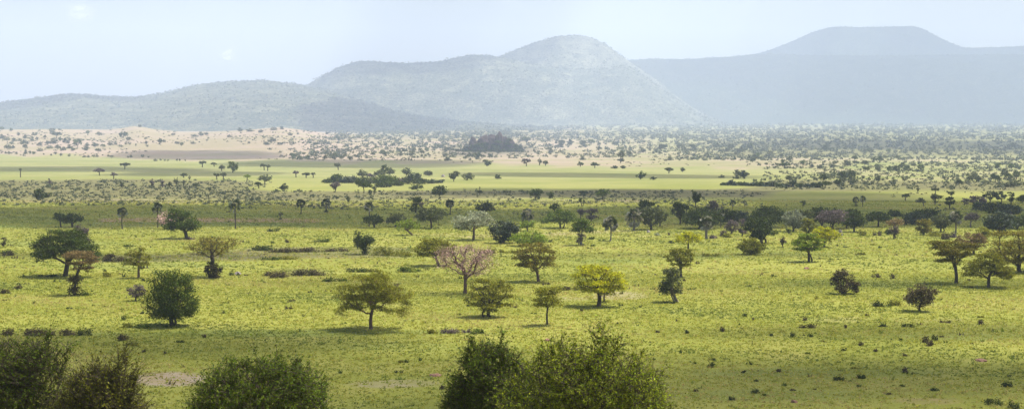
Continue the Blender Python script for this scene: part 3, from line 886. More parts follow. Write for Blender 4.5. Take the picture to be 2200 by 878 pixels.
    nm = {'umbrella': AC, 'bush': SH}.get(k, BT)
    T(*nm, k, c, x, yb, x0, x1, yt, cb, lab, lm, group='trees of the far green plain', maxatt=170, sides=4, spread=0.135, lump=0.7)
palm(1839, 443, 423, 13, 'left one of two small dark fan palms on the far bright strip', 'the two far palms', nf=20, trpx=1.1, bush=6)
palm(1853, 444, 421, 13, 'right one of two small dark fan palms, with a bare trunk', None, nf=20, trpx=1.1)
# --- the thicket in the middle distance
THK = [('bush', 'dk', 703, 393, 691, 716, 384), ('bush', 'dk', 720, 392, 705, 738, 373), ('bush', 'bl', 742, 393, 726, 758, 378), ('bush', 'bl', 757, 393, 742, 772, 377),
       ('bush', 'dk', 778, 394, 762, 796, 379), ('bush', 'gg', 800, 394, 783, 818, 378), ('dome', 'gg', 778, 381, 767, 791, 364), ('bush', 'pu', 795, 379, 786, 806, 372),
       ('round', 'dk', 827, 378, 818, 835, 353), ('dome', 'gg', 815, 380, 803, 829, 364), ('dome', 'gg', 838, 377, 828, 848, 360), ('bush', 'md', 818, 398, 802, 838, 375),
       ('bush', 'md', 838, 396, 822, 856, 378), ('bush', 'dk', 846, 392, 836, 857, 377), ('bush', 'pu', 862, 392, 850, 876, 380), ('dome', 'gg', 873, 378, 863, 884, 360),
       ('bush', 'bl', 890, 391, 874, 906, 370), ('bush', 'dk', 875, 395, 862, 892, 376), ('bush', 'dk', 905, 395, 890, 922, 382), ('dome', 'gg', 922, 378, 910, 930, 366),
       ('bush', 'bl', 930, 394, 914, 942, 383), ('bush', 'bl', 945, 393, 934, 955, 385), ('bush', 'dk', 823, 402, 806, 842, 389), ('bush', 'dk', 852, 399, 838, 868, 387)]
LANDMARKS.append((820, 385, 'the middle of the dark thicket'))
LANDMARKS.append((700, 389, 'the left end of the dark thicket'))
LANDMARKS.append((950, 389, 'the right end of the dark thicket'))
for k, c, x, yb, x0, x1, yt in THK:
    nm = {'bush': SH}.get(k, BT)
    T(*nm, k, c, x, yb, x0, x1, yt, 0.05 if k == 'bush' else 0.2, None, None, group='bushes of the far thicket', maxatt=140, sides=4, spread=0.18)
# far hedge on the right
LANDMARKS.append((1600, 395, 'the middle of the far hedge'))
for i, x in enumerate([1556, 1569, 1580, 1594, 1607, 1620, 1634, 1648, 1661, 1675, 1689, 1704, 1718, 1733, 1748, 1759]):
    hh = [7, 13, 9, 10, 8, 11, 12, 11, 13, 9, 8, 17, 10, 9, 12, 13][i]
    T(*SH, 'bush', 'bl' if i % 3 else 'dk', x, 398 + i * 0.35, x - 9, x + 10, 398 + i * .35 - hh, 0.04, None, None, group='bushes of the far hedge', maxatt=120, sides=4, spread=0.18)


# ================================================================== low bushes and weeds on the grass, each a thing of its own
def low_bush(x0, x1, yt, yb, col, label=None, dens=1.0, name='bush', cat='bush', group='low bushes on the plain'):
    x = (x0 + x1) / 2
    gx, gy, gz = ground_at(x, yb)
    s = gy / F
    w, h = (x1 - x0) * s, max((yb - yt) * s, 0.5 * s)
    rng = np.random.default_rng(nseed())
    n = int(np.clip((x1 - x0) * (yb - yt) * 1.1 * dens, 60, 2600))
    k = max(3, int(w / max(h, .1) * 2.5))
    cs = np.stack([rng.uniform(-0.42, 0.42, k) * w, rng.uniform(-0.3, 0.3, k) * min(w, 2.2 * h), rng.uniform(0.1, 0.55, k) * h], 1)
    cs[:, 2] *= 1 - 0.5 * np.abs(cs[:, 0]) / (w * 0.5)
    C = cs[rng.integers(0, k, n)] + rng.normal(size=(n, 3)) * np.array([0.09 * w + 0.06 * h, 0.22 * h, 0.22 * h])
    C[:, 2] = np.abs(C[:, 2])
    C[:, 2] = np.where(C[:, 2] > h, rng.random(n) * h, C[:, 2])
    lv = leaves(rng, C, min(2.3 * s, h * 0.4), 2.0, 0.25)
    ns = 6
    e = cs[rng.integers(0, k, ns)] * np.array([1, 1, 1.3])
    b0 = e * np.array([0.6, 0.6, 0]) - np.array([0, 0, 0.1])
    wd = tubes(b0, e, np.full(ns, 0.35 * s), np.full(ns, 0.2 * s), 3)
    V, Q = merge([wd, lv])
    mi = np.concatenate([np.zeros(len(wd[1])), np.ones(len(lv[1]))]).astype(np.int32)
    o = link(name, mesh_np(name, V, Q, mats=[BARK, LEAF[col]], qmat=mi))
    o.location = (gx, gy, gz)
    if label:
        tag(o, label, cat, group)
    else:
        tag(o, None, cat, group)
        PENDING.append((o, cat, col, 'bush', x, (yt + yb) / 2))
    return o


for a in [
    (167, 193, 621, 634, 'dk', 'dark low bush on the grass right of the orange-brown dry tree'),
    (213, 238, 580, 594, 'ol'), (262, 288, 523, 530, 'md'), (207, 240, 546, 561, 'wb'), (240, 274, 548, 562, 'wb'), (184, 208, 548, 560, 'wb'),
    (402, 421, 505, 514, 'pu', 'grey bush at the right foot of the full rounded tree'), (450, 462, 506, 512, 'dk'),
    (0, 30, 536, 549, 'wb'), (0, 28, 617, 630, 'wb'), (32, 48, 610, 620, 'wb'), (3, 30, 534, 544, 'md'), (303, 312, 596, 603, 'dk'), (84, 124, 585, 594, 'dk'),
    (0, 38, 701, 719, 'wb', 'long dark brown bush at the left edge above the dark foreground tree'),
    (42, 98, 701, 720, 'wb', 'dark brown bush strip above the crown of the dark foreground tree'), (96, 160, 702, 719, 'wb'),
    (165, 196, 702, 720, 'dk'), (262, 288, 690, 702, 'ol'), (286, 326, 690, 704, 'md', 'spreading green weeds left of the dense round tree foot'), (355, 370, 695, 703, 'md'),
    (245, 282, 714, 730, 'wb'), (260, 300, 730, 742, 'ol'), (375, 395, 727, 735, 'dk'), (350, 360, 750, 760, 'wb'), (306, 316, 748, 756, 'wb'), (430, 442, 715, 724, 'wb'),
    (577, 604, 487, 497, 'dk', 'dark double bush on the grass at the near edge of the shade'), (609, 621, 512, 521, 'wb'), (674, 708, 510, 520, 'md'), (527, 579, 523, 538, 'dk', 'wide dark green bush in front of the bare strip, left of centre'),
    (575, 640, 529, 542, 'wb'), (640, 700, 530, 541, 'wb'), (700, 752, 530, 540, 'wb'), (598, 640, 547, 557, 'ol'), (560, 600, 549, 558, 'md'),
    (802, 842, 526, 549, 'ol', 'tangled olive scrub right of the dark ragged upright tree'), (842, 884, 535, 550, 'ol'),
    (736, 788, 572, 584, 'dk', 'long dark flat bush left of the bright green mound'), (788, 828, 574, 584, 'ol'), (848, 906, 570, 584, 'md', 'bright green mound of leaves left of the feathery acacia'),
    (695, 746, 593, 604, 'md'), (580, 628, 578, 596, 'wb'), (628, 700, 574, 592, 'wb'), (556, 580, 580, 592, 'wb'), (842, 856, 608, 614, 'pu'),
    (1036, 1068, 531, 544, 'ol', 'olive scrub bush just right of the pink tree crown'), (1066, 1085, 534, 542, 'ol'), (1084, 1108, 535, 543, 'ol'),
    (940, 986, 701, 715, 'pu', 'greyish twiggy weeds below the pair of small central acacias'), (912, 942, 704, 716, 'ol'), (992, 1012, 702, 714, 'pu'), (1014, 1036, 703, 716, 'md'), (1026, 1040, 704, 716, 'dk'),
    (1173, 1187, 511, 520, 'dk'), (1237, 1246, 512, 520, 'wb'), (1435, 1450, 516, 522, 'dk'), (1508, 1528, 540, 550, 'ol', 'olive round bush right of the rounded olive acacia'), (1530, 1546, 542, 551, 'ol'), (1268, 1280, 523, 529, 'md'), (1260, 1278, 506, 514, 'dk'),
    (1402, 1420, 498, 506, 'sv', 'pale greyish low bush right below the big shade tree'), (1432, 1440, 499, 505, 'wb'), (1424, 1436, 643, 651, 'dk'), (1440, 1452, 645, 652, 'dk'), (1208, 1244, 611, 623, 'wb', 'brown low scrub left of the bright mushroom-shaped acacia'),
    (1329, 1338, 650, 656, 'dk'), (1372, 1380, 654, 660, 'dk'), (1192, 1208, 612, 618, 'ol'), (1165, 1180, 604, 611, 'wb'),
    (1876, 1912, 643, 658, 'dk', 'dark low bush, left half of a pair beside the small round brownish tree'), (1908, 1942, 642, 656, 'ol', 'olive low bush, right half of a pair beside the small round brownish tree'),
    (1524, 1542, 502, 512, 'pu', 'purplish round bush at the right foot of the stout pale palm'), (1838, 1860, 492, 506, 'ol'), (1876, 1892, 494, 506, 'wb'),
    (1718, 1756, 693, 704, 'wb', 'long brown weed clump on the grass at lower right'), (1700, 1712, 708, 723, 'dk'), (1733, 1752, 714, 723, 'md'), (1542, 1556, 700, 712, 'wb'),
    (1984, 2000, 718, 735, 'wb'), (1998, 2012, 716, 730, 'dk'), (1935, 1962, 693, 702, 'dk'), (1886, 1904, 692, 701, 'dk'), (2022, 2042, 686, 693, 'wb'), (2102, 2118, 684, 696, 'wb'),
    (1812, 1820, 695, 704, 'wb'), (1855, 1868, 672, 678, 'wb'), (1725, 1735, 678, 688, 'wb'), (1616, 1626, 680, 687, 'wb'), (1846, 1858, 730, 742, 'wb'), (1872, 1884, 747, 755, 'wb'), (1985, 2010, 728, 742, 'wb', 'grey-brown weed clump right of centre in the lower right grass'),
    (1522, 1536, 775, 788, 'dk'), (1932, 1948, 783, 798, 'wb', 'dark spiky weed tuft in the lower right grass'), (1792, 1814, 801, 816, 'dk'), (1840, 1862, 799, 812, 'dk'), (1612, 1632, 832, 843, 'dk'), (1566, 1580, 846, 858, 'dk'),
    (2150, 2180, 815, 830, 'dk'), (2116, 2150, 852, 868, 'dk'), (2166, 2190, 856, 876, 'dk'), (1466, 1480, 706, 716, 'dk'), (1404, 1416, 706, 714, 'wb'), (1490, 1500, 832, 840, 'wb'), (1996, 2016, 829, 838, 'dk'), (1594, 1604, 792, 800, 'dk'),
    (1870, 1880, 520, 526, 'ol'), (1838, 1862, 540, 547, 'ol'), (1874, 1896, 586, 596, 'wb'), (1912, 1922, 584, 598, 'wb'), (2006, 2016, 626, 632, 'wb'),
]:
    low_bush(*a)

# scattered single weeds, placed by chance over the near grass
rng = np.random.default_rng(77)
k = 0
while k < 110:
    px, py = rng.uniform(10, 2190), 505 + 350 * rng.random() ** 1.15
    if py > 700 and (px < 740 or 940 < px < 1450):
        if rng.random() < 0.8:
            continue
    sz = rng.uniform(4.5, 10) * (0.55 + (py - 480) / 420)
    low_bush(px - sz * .7, px + sz * .7, py - sz * rng.uniform(.5, 1.0), py, rng.choice(['dk', 'wb', 'wb', 'md', 'ol']), name='weed', cat='weed', group='scattered weeds on the grass')
    k += 1


# ================================================================== mounds and rocks
def lumpy(name, w, d, h, mat, seed, rough=0.25, n=3):
    me = bpy.data.meshes.new(name)
    import bmesh
    bm = bmesh.new()
    bmesh.ops.create_icosphere(bm, subdivisions=n, radius=1.0)
    off = Vector((seed * 3.7, seed * 1.3, 0))
    for v in bm.verts:
        f = 1 + rough * mnoise.fractal(v.co * 1.6 + off, 1.0, 2.0, 4) + rough * 0.5 * mnoise.noise(v.co * 5 + off)
        v.co = Vector((v.co.x * w / 2 * f, v.co.y * d / 2 * f, max(v.co.z, -0.35) * h * f))
    bm.to_mesh(me)
    bm.free()
    me.materials.append(mat)
    return me


def soil_mat(name, a, b, scale, bump=0.5):
    m = bark_mat(name, a, b, scale)
    return m


REDSOIL = soil_mat('red_soil', (0.15, 0.085, 0.055), (0.22, 0.125, 0.08), 3.0)
PALEROCK = soil_mat('pale_clay', (0.17, 0.145, 0.125), (0.29, 0.25, 0.22), 3.0)
for px, py, w, h, mat, lab in [
    (936, 806, 26, 4, REDSOIL, 'flat red earth mound left of the right-hand foreground trees'),
    (1176, 731, 12, 5, REDSOIL, 'small red earth mound just behind the right-hand foreground tree'),
    (2108, 774, 24, 4, REDSOIL, 'low red earth mound at the lower right edge of the grass'),
    (1733, 577, 11, 4, REDSOIL, 'tiny reddish earth mound below the two-trunked pale acacia'),
    (1706, 863, 14, 5, REDSOIL, 'reddish bare earth lump near the bottom edge at right'),
    (1805, 505, 11, 12, PALEROCK, 'pale pointed clay mound right of the brightest yellow acacia'),
    (511, 589, 13, 6, PALEROCK, 'pinkish white lump for a fallen dead stump right of the sparse V-shaped acacia'),  # mound shape in place of a dead fallen log
    (1393, 499, 8, 5, PALEROCK, 'small pale mound at the left foot of the big shade tree'),
    (880, 384, 9, 9, PALEROCK, 'bright pale rock among the dark bushes of the thicket'),
    (952, 380, 9, 5, PALEROCK, 'low pale rock on the bright grass right of the thicket'),
]:
    gx, gy, gz = ground_at(px, py)
    s = gy / F
    o = link('earth_mound' if mat is REDSOIL else 'clay_mound', lumpy('mound', w * s, w * s * (1.5 if h < 6 else 0.9), h * s, mat, px * 0.01, 0.35))
    o.location = (gx, gy, gz)
    tag(o, lab, 'mound', 'earth mounds and pale rocks')
low_bush(492, 505, 582, 591, 'dk', 'small dark clump standing in for the shaded left side of the pale stump')  # dark leaves stand in for the shadow beside the pale lump

# the rock outcrop with bushes on its flanks
gx, gy, gz = ground_at(1054, 326)
S = gy / F
ROCK = bark_mat('red_brown_rock', (0.055, 0.043, 0.045), (0.125, 0.085, 0.080), 0.12)
root = bpy.data.objects.new('rock_outcrop', None)
COL.objects.link(root)
root.location = (gx, gy + 25, gz)
LANDMARKS.append((1054, 308, 'the rock outcrop'))
tag(root, 'rugged reddish rock outcrop rising from the plain, its flanks covered with bushes', 'rock outcrop')
import bmesh
for i, (cx, w, h, dz) in enumerate([(-38, 20, 31, 0), (-14, 34, 35, 0), (2, 32, 38, 0), (18, 22, 41, 0), (31, 20, 33, 0), (43, 26, 25, 0), (-28, 46, 20, 0), (54, 34, 12, 0), (-48, 26, 11, 0)]):
    me = bpy.data.meshes.new('boulder')
    bm = bmesh.new()
    bmesh.ops.create_icosphere(bm, subdivisions=4, radius=1.0)
    off = Vector((i * 7.1, 3.3, i))
    for v in bm.verts:
        c = v.co.copy()
        q = Vector((round(c.x * 3.1) / 3.1, round(c.y * 3.1) / 3.1, round(c.z * 4) / 4)) * 0.2 + c * 0.8
        f = 1 + 0.16 * mnoise.fractal(c * 2.1 + off, 1.0, 2.0, 5)
        zz = math.copysign(abs(q.z) ** 0.78, q.z)
        v.co = Vector((q.x * w * S * .5 * f, q.y * w * S * .6 * f, max(zz, -.2) * h * S * (1 + (f - 1) * 0.6)))
    bm.to_mesh(me)
    bm.free()
    me.materials.append(ROCK)
    b = link('boulder', me, root)
    b.location = (cx * S, (-4 + i % 3 * 5), 0)
from mathutils.bvhtree import BVHTree
bv, bf = [], []
for b in root.children:
    n0 = len(bv)
    off = Vector(root.location) + Vector(b.location)
    bv += [v.co + off for v in b.data.vertices]
    bf += [[n0 + k for k in p.vertices] for p in b.data.polygons]
ROCKBVH = BVHTree.FromPolygons(bv, bf)
rng = np.random.default_rng(5)
nb = 84
for i in range(nb):
    bx = rng.uniform(-58, 66)
    top = np.interp(bx, [-62, -45, -30, 0, 20, 35, 55, 70], [3, 15, 19, 17, 22, 30, 17, 4]) * rng.random() ** 0.8 * 0.95
    if i % 3 == 0:
        top = 0
    w, h = rng.uniform(8, 17) * S, rng.uniform(4, 8) * S
    wood, lv = grow_tree(nseed(), 'bush' if i % 3 else 'dome', h, w, 0.05, 0.25, natt=60, nleaf=300, leaf=1.5, spread=0.2, sides=4)
    V = np.concatenate([wood[0], lv[0]])
    Q = np.concatenate([wood[1], lv[1] + len(wood[0])])
    mi = np.concatenate([np.zeros(len(wood[1])), np.ones(len(lv[1]))]).astype(np.int32)
    o = link('shrub', mesh_np('shrub', V, Q, mats=[BARK, LEAF[['dk', 'md', 'bl', 'gg'][i % 4]]], qmat=mi))
    X0 = gx + bx * S
    hit = ROCKBVH.ray_cast(Vector((X0, gy - 80, gz + top * S)), Vector((0, 1, 0)))
    if hit[0] is not None and top > 2:           # rooted on the rock face
        o.location = (X0, hit[0].y - 0.5, hit[0].z - 0.8)
    else:
        Y0 = gy + rng.uniform(-24, 4)
        o.location = (X0, Y0, float(terrain(X0, Y0)))
        top = 0
    tag(o, None, 'shrub', 'shrubs on the rock outcrop')
    PENDING.append((o, 'shrub', ['dk', 'md', 'bl', 'gg'][i % 4], 'bush', 1054 + bx, 326 - top))

# ================================================================== far bushes and trees: prototypes copied to many places
PROTO = {}
for kd, cols in (('dome', ['dk', 'gg', 'md']), ('round', ['dk', 'bl', 'gg']), ('umbrella', ['gg', 'dk']), ('bush', ['dk', 'gg', 'bl'])):
    for c in cols:
        wood, lv = grow_tree(nseed(), kd, 1.0, 1.25, {'dome': .22, 'round': .15, 'umbrella': .5, 'bush': .03}[kd], 0.045, natt=110, nleaf=330, leaf=0.15,
                             spread=0.18, sides=4, lump=0.7)
        V = np.concatenate([wood[0], lv[0]])
        Q = np.concatenate([wood[1], lv[1] + len(wood[0])])
        mi = np.concatenate([np.zeros(len(wood[1])), np.ones(len(lv[1]))]).astype(np.int32)
        PROTO[(kd, c)] = mesh_np('far_' + kd, V, Q, mats=[BARK, LEAF[c]], qmat=mi)


def far_plant(px, yb, wpx, hpx, kd, c, group, label=None):
    gx, gy, gz = ground_at(px, yb)
    s = gy / F
    nm, cat = ('shrub', 'shrub') if kd == 'bush' else (('acacia_tree', 'acacia tree') if kd == 'umbrella' else ('broadleaf_tree', 'tree'))
    o = link(nm, PROTO[(kd, c)])
    o.location = (gx, gy, gz - 0.1)
    o.rotation_euler = (0, 0, FR.uniform(0, 6.28))
    o.scale = (wpx * s / 1.15, wpx * s / 1.15, hpx * s * 1.08)
    tag(o, label, cat, group)
    if not label:
        PENDING.append((o, cat, c, kd, px, yb - hpx / 2))
    return o


FR = np.random.default_rng(2024)
KEYS = list(PROTO)
# bushes of the tan slope at left, taken from the photograph: x, base y, width, height
SLOPE = [(4, 280, 9, 8), (24, 283, 6, 8), (112, 287, 13, 11), (128, 280, 6, 4), (188, 289, 8, 9), (213, 292, 11, 9), (122, 298, 19, 14), (40, 292, 7, 7), (54, 299, 10, 10), (75, 292, 11, 8), (96, 298, 7, 8), (79, 301, 6, 6),
         (68, 305, 10, 12), (52, 309, 9, 9), (58, 311, 8, 7), (47, 310, 10, 7), (24, 311, 8, 7), (4, 298, 14, 9), (14, 301, 14, 7), (30, 303, 12, 6), (42, 303, 10, 6),
         (102, 311, 10, 8), (114, 309, 17, 12), (130, 304, 9, 8), (140, 309, 11, 12), (149, 303, 6, 8), (147, 309, 6, 6), (167, 316, 17, 18), (85, 314, 11, 8), (17, 322, 14, 11), (28, 320, 8, 8),
         (54, 320, 10, 10), (55, 327, 6, 6), (86, 325, 12, 7), (107, 319, 15, 7), (124, 321, 12, 10), (136, 323, 13, 8), (150, 319, 13, 9), (157, 325, 9, 7), (185, 323, 16, 10), (187, 314, 10, 7), (204, 317, 13, 11),
         (211, 329, 13, 10), (221, 317, 10, 8), (237, 312, 11, 7), (249, 312, 6, 6), (260, 317, 8, 6), (20, 332, 9, 7), (12, 331, 5, 6), (35, 332, 6, 6), (55, 332, 9, 7), (64, 331, 6, 7), (73, 332, 8, 7), (94, 333, 3, 4),
         (110, 335, 4, 5), (119, 332, 7, 6), (131, 335, 8, 6), (148, 336, 7, 5), (181, 338, 7, 5), (190, 338, 8, 5), (201, 338, 8, 6), (209, 337, 7, 5), (233, 337, 5, 5), (240, 340, 8, 6), (275, 339, 5, 4), (281, 339, 7, 6), (306, 338, 7, 6), (319, 339, 4, 4),
         (334, 346, 8, 5), (345, 345, 5, 4), (354, 346, 4, 4), (361, 346, 4, 4), (380, 346, 4, 5), (386, 346, 4, 5), (398, 347, 3, 5), (265, 297, 18, 14), (276, 302, 10, 8), (300, 273, 10, 5), (313, 300, 6, 6), (314, 310, 9, 7), (316, 316, 6, 5), (344, 310, 9, 13), (352, 306, 8, 6),
         (271, 311, 6, 5), (279, 311, 6, 5), (292, 314, 3, 6), (372, 292, 8, 6), (380, 309, 10, 5), (390, 314, 8, 9), (415, 309, 10, 5), (418, 294, 14, 6), (432, 293, 11, 10), (443, 290, 9, 6), (445, 303, 5, 4), (493, 295, 10, 6), (516, 282, 12, 8), (535, 308, 6, 4), (536, 283, 14, 7),
         (585, 304, 16, 8), (575, 311, 14, 6), (600, 311, 12, 5), (570, 309, 8, 5), (623, 291, 10, 6), (664, 308, 9, 6), (678, 311, 14, 5), (560, 285, 10, 6), (588, 280, 14, 7), (605, 278, 10, 6), (640, 289, 6, 4), (650, 302, 5, 4)]
LANDMARKS += [(20, 318, 'the left edge of the tan slope'), (167, 307, 'the tallest round tree on the tan slope'), (300, 274, 'the knoll on the tan ridge'), (122, 291, 'the flat-crowned tree under the tan ridge'),
              (211, 324, 'the lone tree at the tan slope foot'), (432, 288, 'the middle bushes of the tan ridge'), (590, 278, 'the right knoll of the tan ridge'), (265, 290, 'the bush cluster below the left knoll'), (350, 304, 'the dark pair on the tan slope')]
for x, yb, w, h in SLOPE:
    kd = 'umbrella' if (x, yb) in ((122, 298), (211, 329), (240, 340)) else ('bush' if h / w < 0.72 else FR.choice(['dome', 'round']))
    c = FR.choice({'umbrella': ['gg', 'dk'], 'bush': ['dk', 'gg', 'bl'], 'dome': ['dk', 'gg', 'md'], 'round': ['dk', 'bl', 'gg']}[kd])
    far_plant(x, yb, w, h, kd, c, 'bushes on the far tan slope')
# trees of the far bush country, centre and right
BANDS = [(625, 1000, 322, 346, 52, 5, 13), (995, 1300, 305, 346, 34, 6, 15), (1300, 1700, 300, 350, 44, 5, 14), (1560, 2200, 338, 372, 40, 7, 15), (1560, 2200, 372, 402, 44, 8, 20), (1700, 2200, 312, 338, 20, 6, 15)]
LANDMARKS += [(660, 335, 'the left end of the far wooded belt'), (760, 337, 'the middle of the far wooded belt'), (900, 335, 'the wooded belt left of the rocks'), (1110, 320, 'the right skirt of the rocks'), (1200, 318, 'the far trees right of the rocks'),
              (1420, 335, 'the far pale strip at centre right'), (1560, 340, 'the far pale strip'), (1900, 340, 'the far bush country at right'), (2050, 360, 'the bushy plain at right'), (2150, 390, 'the bushy right edge'), (1880, 385, 'the scrub beyond the far hedge'), (2000, 325, 'the dark far woodland at right')]
for x0, x1, y0, y1, n, s0, s1 in BANDS:
    cc = np.stack([FR.uniform(x0, x1, max(4, n // 5)), FR.uniform(y0, y1, max(4, n // 5))], 1)
    for i in range(n):
        x, yb = FR.uniform(x0, x1), FR.uniform(y0, y1)
        if FR.random() < 0.65:
            q = cc[FR.integers(len(cc))]
            x, yb = q[0] + FR.normal() * 17, float(np.clip(q[1] + FR.normal() * 2.0, y0, y1))
        if 985 < x < 1125 and 316 < yb < 329:
            continue
        w = FR.uniform(s0, s1)
        kd = FR.choice(['dome', 'dome', 'round', 'umbrella', 'bush'])
        c = FR.choice({'umbrella': ['gg', 'dk'], 'bush': ['dk', 'gg', 'bl'], 'dome': ['dk', 'gg', 'md'], 'round': ['dk', 'bl', 'gg']}[kd])
        h = w * (0.6 if kd == 'bush' else FR.uniform(0.75, 1.15))
        far_plant(x, yb, w, h, kd, c, 'trees of the far bush country')


# the uncountable rest of the far bush: one mesh of small crowns
def stuff_bushes(name, spots, mats, label, cat, seed, nl=16):
    rng = np.random.default_rng(seed)
    Vs, mi = [], []
    X = np.array([s[0] for s in spots]); Y = np.array([s[1] for s in spots]); Wd = np.array([s[2] for s in spots])
    Z = terrain(X, Y)
    n = len(X)
    C = rng.normal(size=(n, nl, 3)) * np.array([0.30, 0.30, 0.22])
    C[:, :, 2] = np.abs(C[:, :, 2]) * np.where(Wd / np.maximum(Y, 1) > 6.0 / F, 1.3, 0.8)[:, None] + 0.05
    C = C * Wd[:, None, None] + np.stack([X, Y, Z], 1)[:, None, :]
    V, Q = leaves(rng, C.reshape(-1, 3), np.repeat(Wd * 0.42, nl), 1.3, 0.4)
    mid = np.repeat(rng.integers(0, len(mats), n), nl)
    o = link(name, mesh_np(name, V, Q, mats=mats, qmat=mid))
    tag(o, label, cat, kind='stuff')
    return o


FARG = leaf_mat('far_scrub_green', (0.085, 0.100, 0.045), var=0.5)
FARD = leaf_mat('far_scrub_dark', (0.050, 0.065, 0.030), var=0.4)
FARO = leaf_mat('far_scrub_olive', (0.13, 0.135, 0.060), var=0.5)
rng = np.random.default_rng(9)
spots = []
# (x0, x1, y0, y1, count, width in px, clumping)
for x0, x1, y0, y1, n, s0, s1 in [(0, 760, 279, 312, 520, 2, 5), (0, 300, 296, 335, 160, 2, 6), (620, 1000, 300, 346, 800, 2.5, 9), (700, 2250, 266, 300, 3600, 4, 9), (1000, 1700, 296, 340, 900, 2.5, 9),
                                  (1450, 2250, 296, 345, 1800, 3, 10), (1650, 2250, 348, 408, 1500, 3, 12), (1000, 1560, 340, 358, 60, 2, 6), (-50, 560, 388, 442, 1500, 3, 11), (520, 1600, 410, 446, 1300, 3, 10), (-50, 700, 438, 452, 60, 3, 9),
                                  (1000, 1700, 436, 470, 120, 3, 9), (700, 1100, 440, 452, 70, 3, 10), (1880, 2250, 400, 460, 110, 3, 9)]:
    cl = np.stack([rng.uniform(x0, x1, max(6, n // 9)), rng.uniform(y0, y1, max(6, n // 9))], 1)
    for i in range(n):
        if rng.random() < 0.72:
            c = cl[rng.integers(len(cl))]
            px, py = c[0] + rng.normal() * 34, c[1] + rng.normal() * min(1.6, (y1 - y0) * 0.05)
        else:
            px, py = rng.uniform(x0, x1), rng.uniform(y0, y1)
        if py < y0 or py > y1 or (995 < px < 1115 and 318 < py < 329):
            continue
        gx, gy, gz = ground_at(px, py)
        spots.append((gx, gy, rng.uniform(s0, s1) * gy / F * (0.75 if py > 345 else 1.0)))
stuff_bushes('bushland', spots, [FARG, FARD, FARO], 'low scattered scrub covering the far plain below the hills', 'bushland', 31)


# ================================================================== grass
def tufts(spots_xy, hgt, wid, nb, mats, name, label, seed, lean=0.6, bare=False):
    rng = np.random.default_rng(seed)
    X, Y = spots_xy
    if bare:                                   # nothing grows on the bare patches
        px, py = project(X, Y, terrain(X, Y))
        m = np.zeros(len(X))
        for (cx, cy, rx, ry) in [(365, 812, 90, 17), (850, 824, 120, 12), (1335, 634, 50, 9), (1225, 643, 35, 5), (2000, 862, 100, 9)]:
            m = np.maximum(m, np.clip(1.5 - np.hypot((px - cx) / rx, (py - cy) / ry), 0, 1))
        k = rng.random(len(X)) > m * 0.6
        X, Y, hgt, wid = X[k], Y[k], hgt[k], wid[k]
    n = len(X)
    Z = terrain(X, Y)
    base = np.stack([X, Y, Z], 1)[:, None, :] + rng.normal(size=(n, nb, 3)) * np.array([1, 1, 0]) * (wid * 0.9)[:, None, None] * 0.5
    d = rng.normal(size=(n, nb, 3)) * lean
    d[:, :, 2] = 1
    h = hgt[:, None] * rng.uniform(0.5, 1.25, (n, nb))
    tip = base + d * h[:, :, None] / np.linalg.norm(d, axis=2, keepdims=True)
    a = rng.uniform(0, PI, (n, nb))
    sv = np.stack([np.cos(a), np.sin(a), 0 * a], 2) * (wid[:, None] * rng.uniform(0.18, 0.4, (n, nb)))[:, :, None]
    b0, b1 = base - sv, base + sv
    b0[:, :, 2] -= 0.03
    b1[:, :, 2] -= 0.03
    V = np.stack([b0, b1, tip], 2).reshape(-1, 3)
    Tn = np.arange(len(V)).reshape(-1, 3)
    if bare:                                   # straw, bright and deep grass grow in patches
        f = np.sin(X / 13 + 2 * np.sin(Y / 31)) + np.sin(Y / 9 + X / 27) + 0.8 * np.sin(X / 5.3 + Y / 4.1) + rng.normal(size=n) * 0.9
        mid = np.repeat(np.clip(((f + 2.6) / 5.2 * len(mats)).astype(int), 0, len(mats) - 1), nb)
    else:
        mid = np.repeat(rng.choice(len(mats), n), nb)
    o = link(name, mesh_np(name, V, tris=Tn, mats=mats, tmat=mid))
    tag(o, label, 'grass', kind='stuff')
    return o


GR = [leaf_mat('grass_bright', (0.282, 0.290, 0.037), trans=0.5, var=0.14, spec=0.2, clump=0), leaf_mat('grass_mid', (0.212, 0.233, 0.029), trans=0.5, var=0.14, spec=0.2, clump=0),
      leaf_mat('grass_straw', (0.36, 0.32, 0.085), trans=0.5, var=0.14, spec=0.2, clump=0), leaf_mat('grass_deep', (0.128, 0.162, 0.022), trans=0.45, var=0.25, spec=0.2, clump=0)]
rng = np.random.default_rng(12)


def field(n, y0, y1):
    u = rng.random(n)
    y = np.sqrt(y0 ** 2 + u * (y1 ** 2 - y0 ** 2))
    x = rng.uniform(-1, 1, n) * (0.35 * y + 45)
    return x, y


x, y = field(150000, 125, 330)
tufts((x, y), 0.08 + 0.26 * rng.random(len(x)) ** 1.6, rng.uniform(0.3, 0.7, len(x)), 4, [GR[3], GR[1], GR[1], GR[0], GR[0], GR[0], GR[2]], 'grass', 'short sunlit yellow-green grass of the near plain', 1, lean=0.95, bare=True)
x, y = field(108000, 330, 720)
tufts((x, y), rng.uniform(0.15, 0.36, len(x)), rng.uniform(0.6, 1.4, len(x)), 3, [GR[3], GR[1], GR[1], GR[0], GR[0], GR[2]], 'grass', 'paler grass of the middle plain beyond the near trees', 2, lean=0.9, bare=True)
# darker broad-leaved weeds too many to count
x, y = field(3900, 150, 620)
x = x + 14 * np.sin(y / 23)
tufts((x, y), 0.2 + 0.6 * rng.random(len(x)) ** 3, 0.3 + 0.9 * rng.random(len(x)) ** 3, 7, [LEAF['dk'], LEAF['wb'], LEAF['md'], GR[3], GR[3]], 'grass', 'darker coarse tussocks dotted through the near grass', 3, lean=0.8)


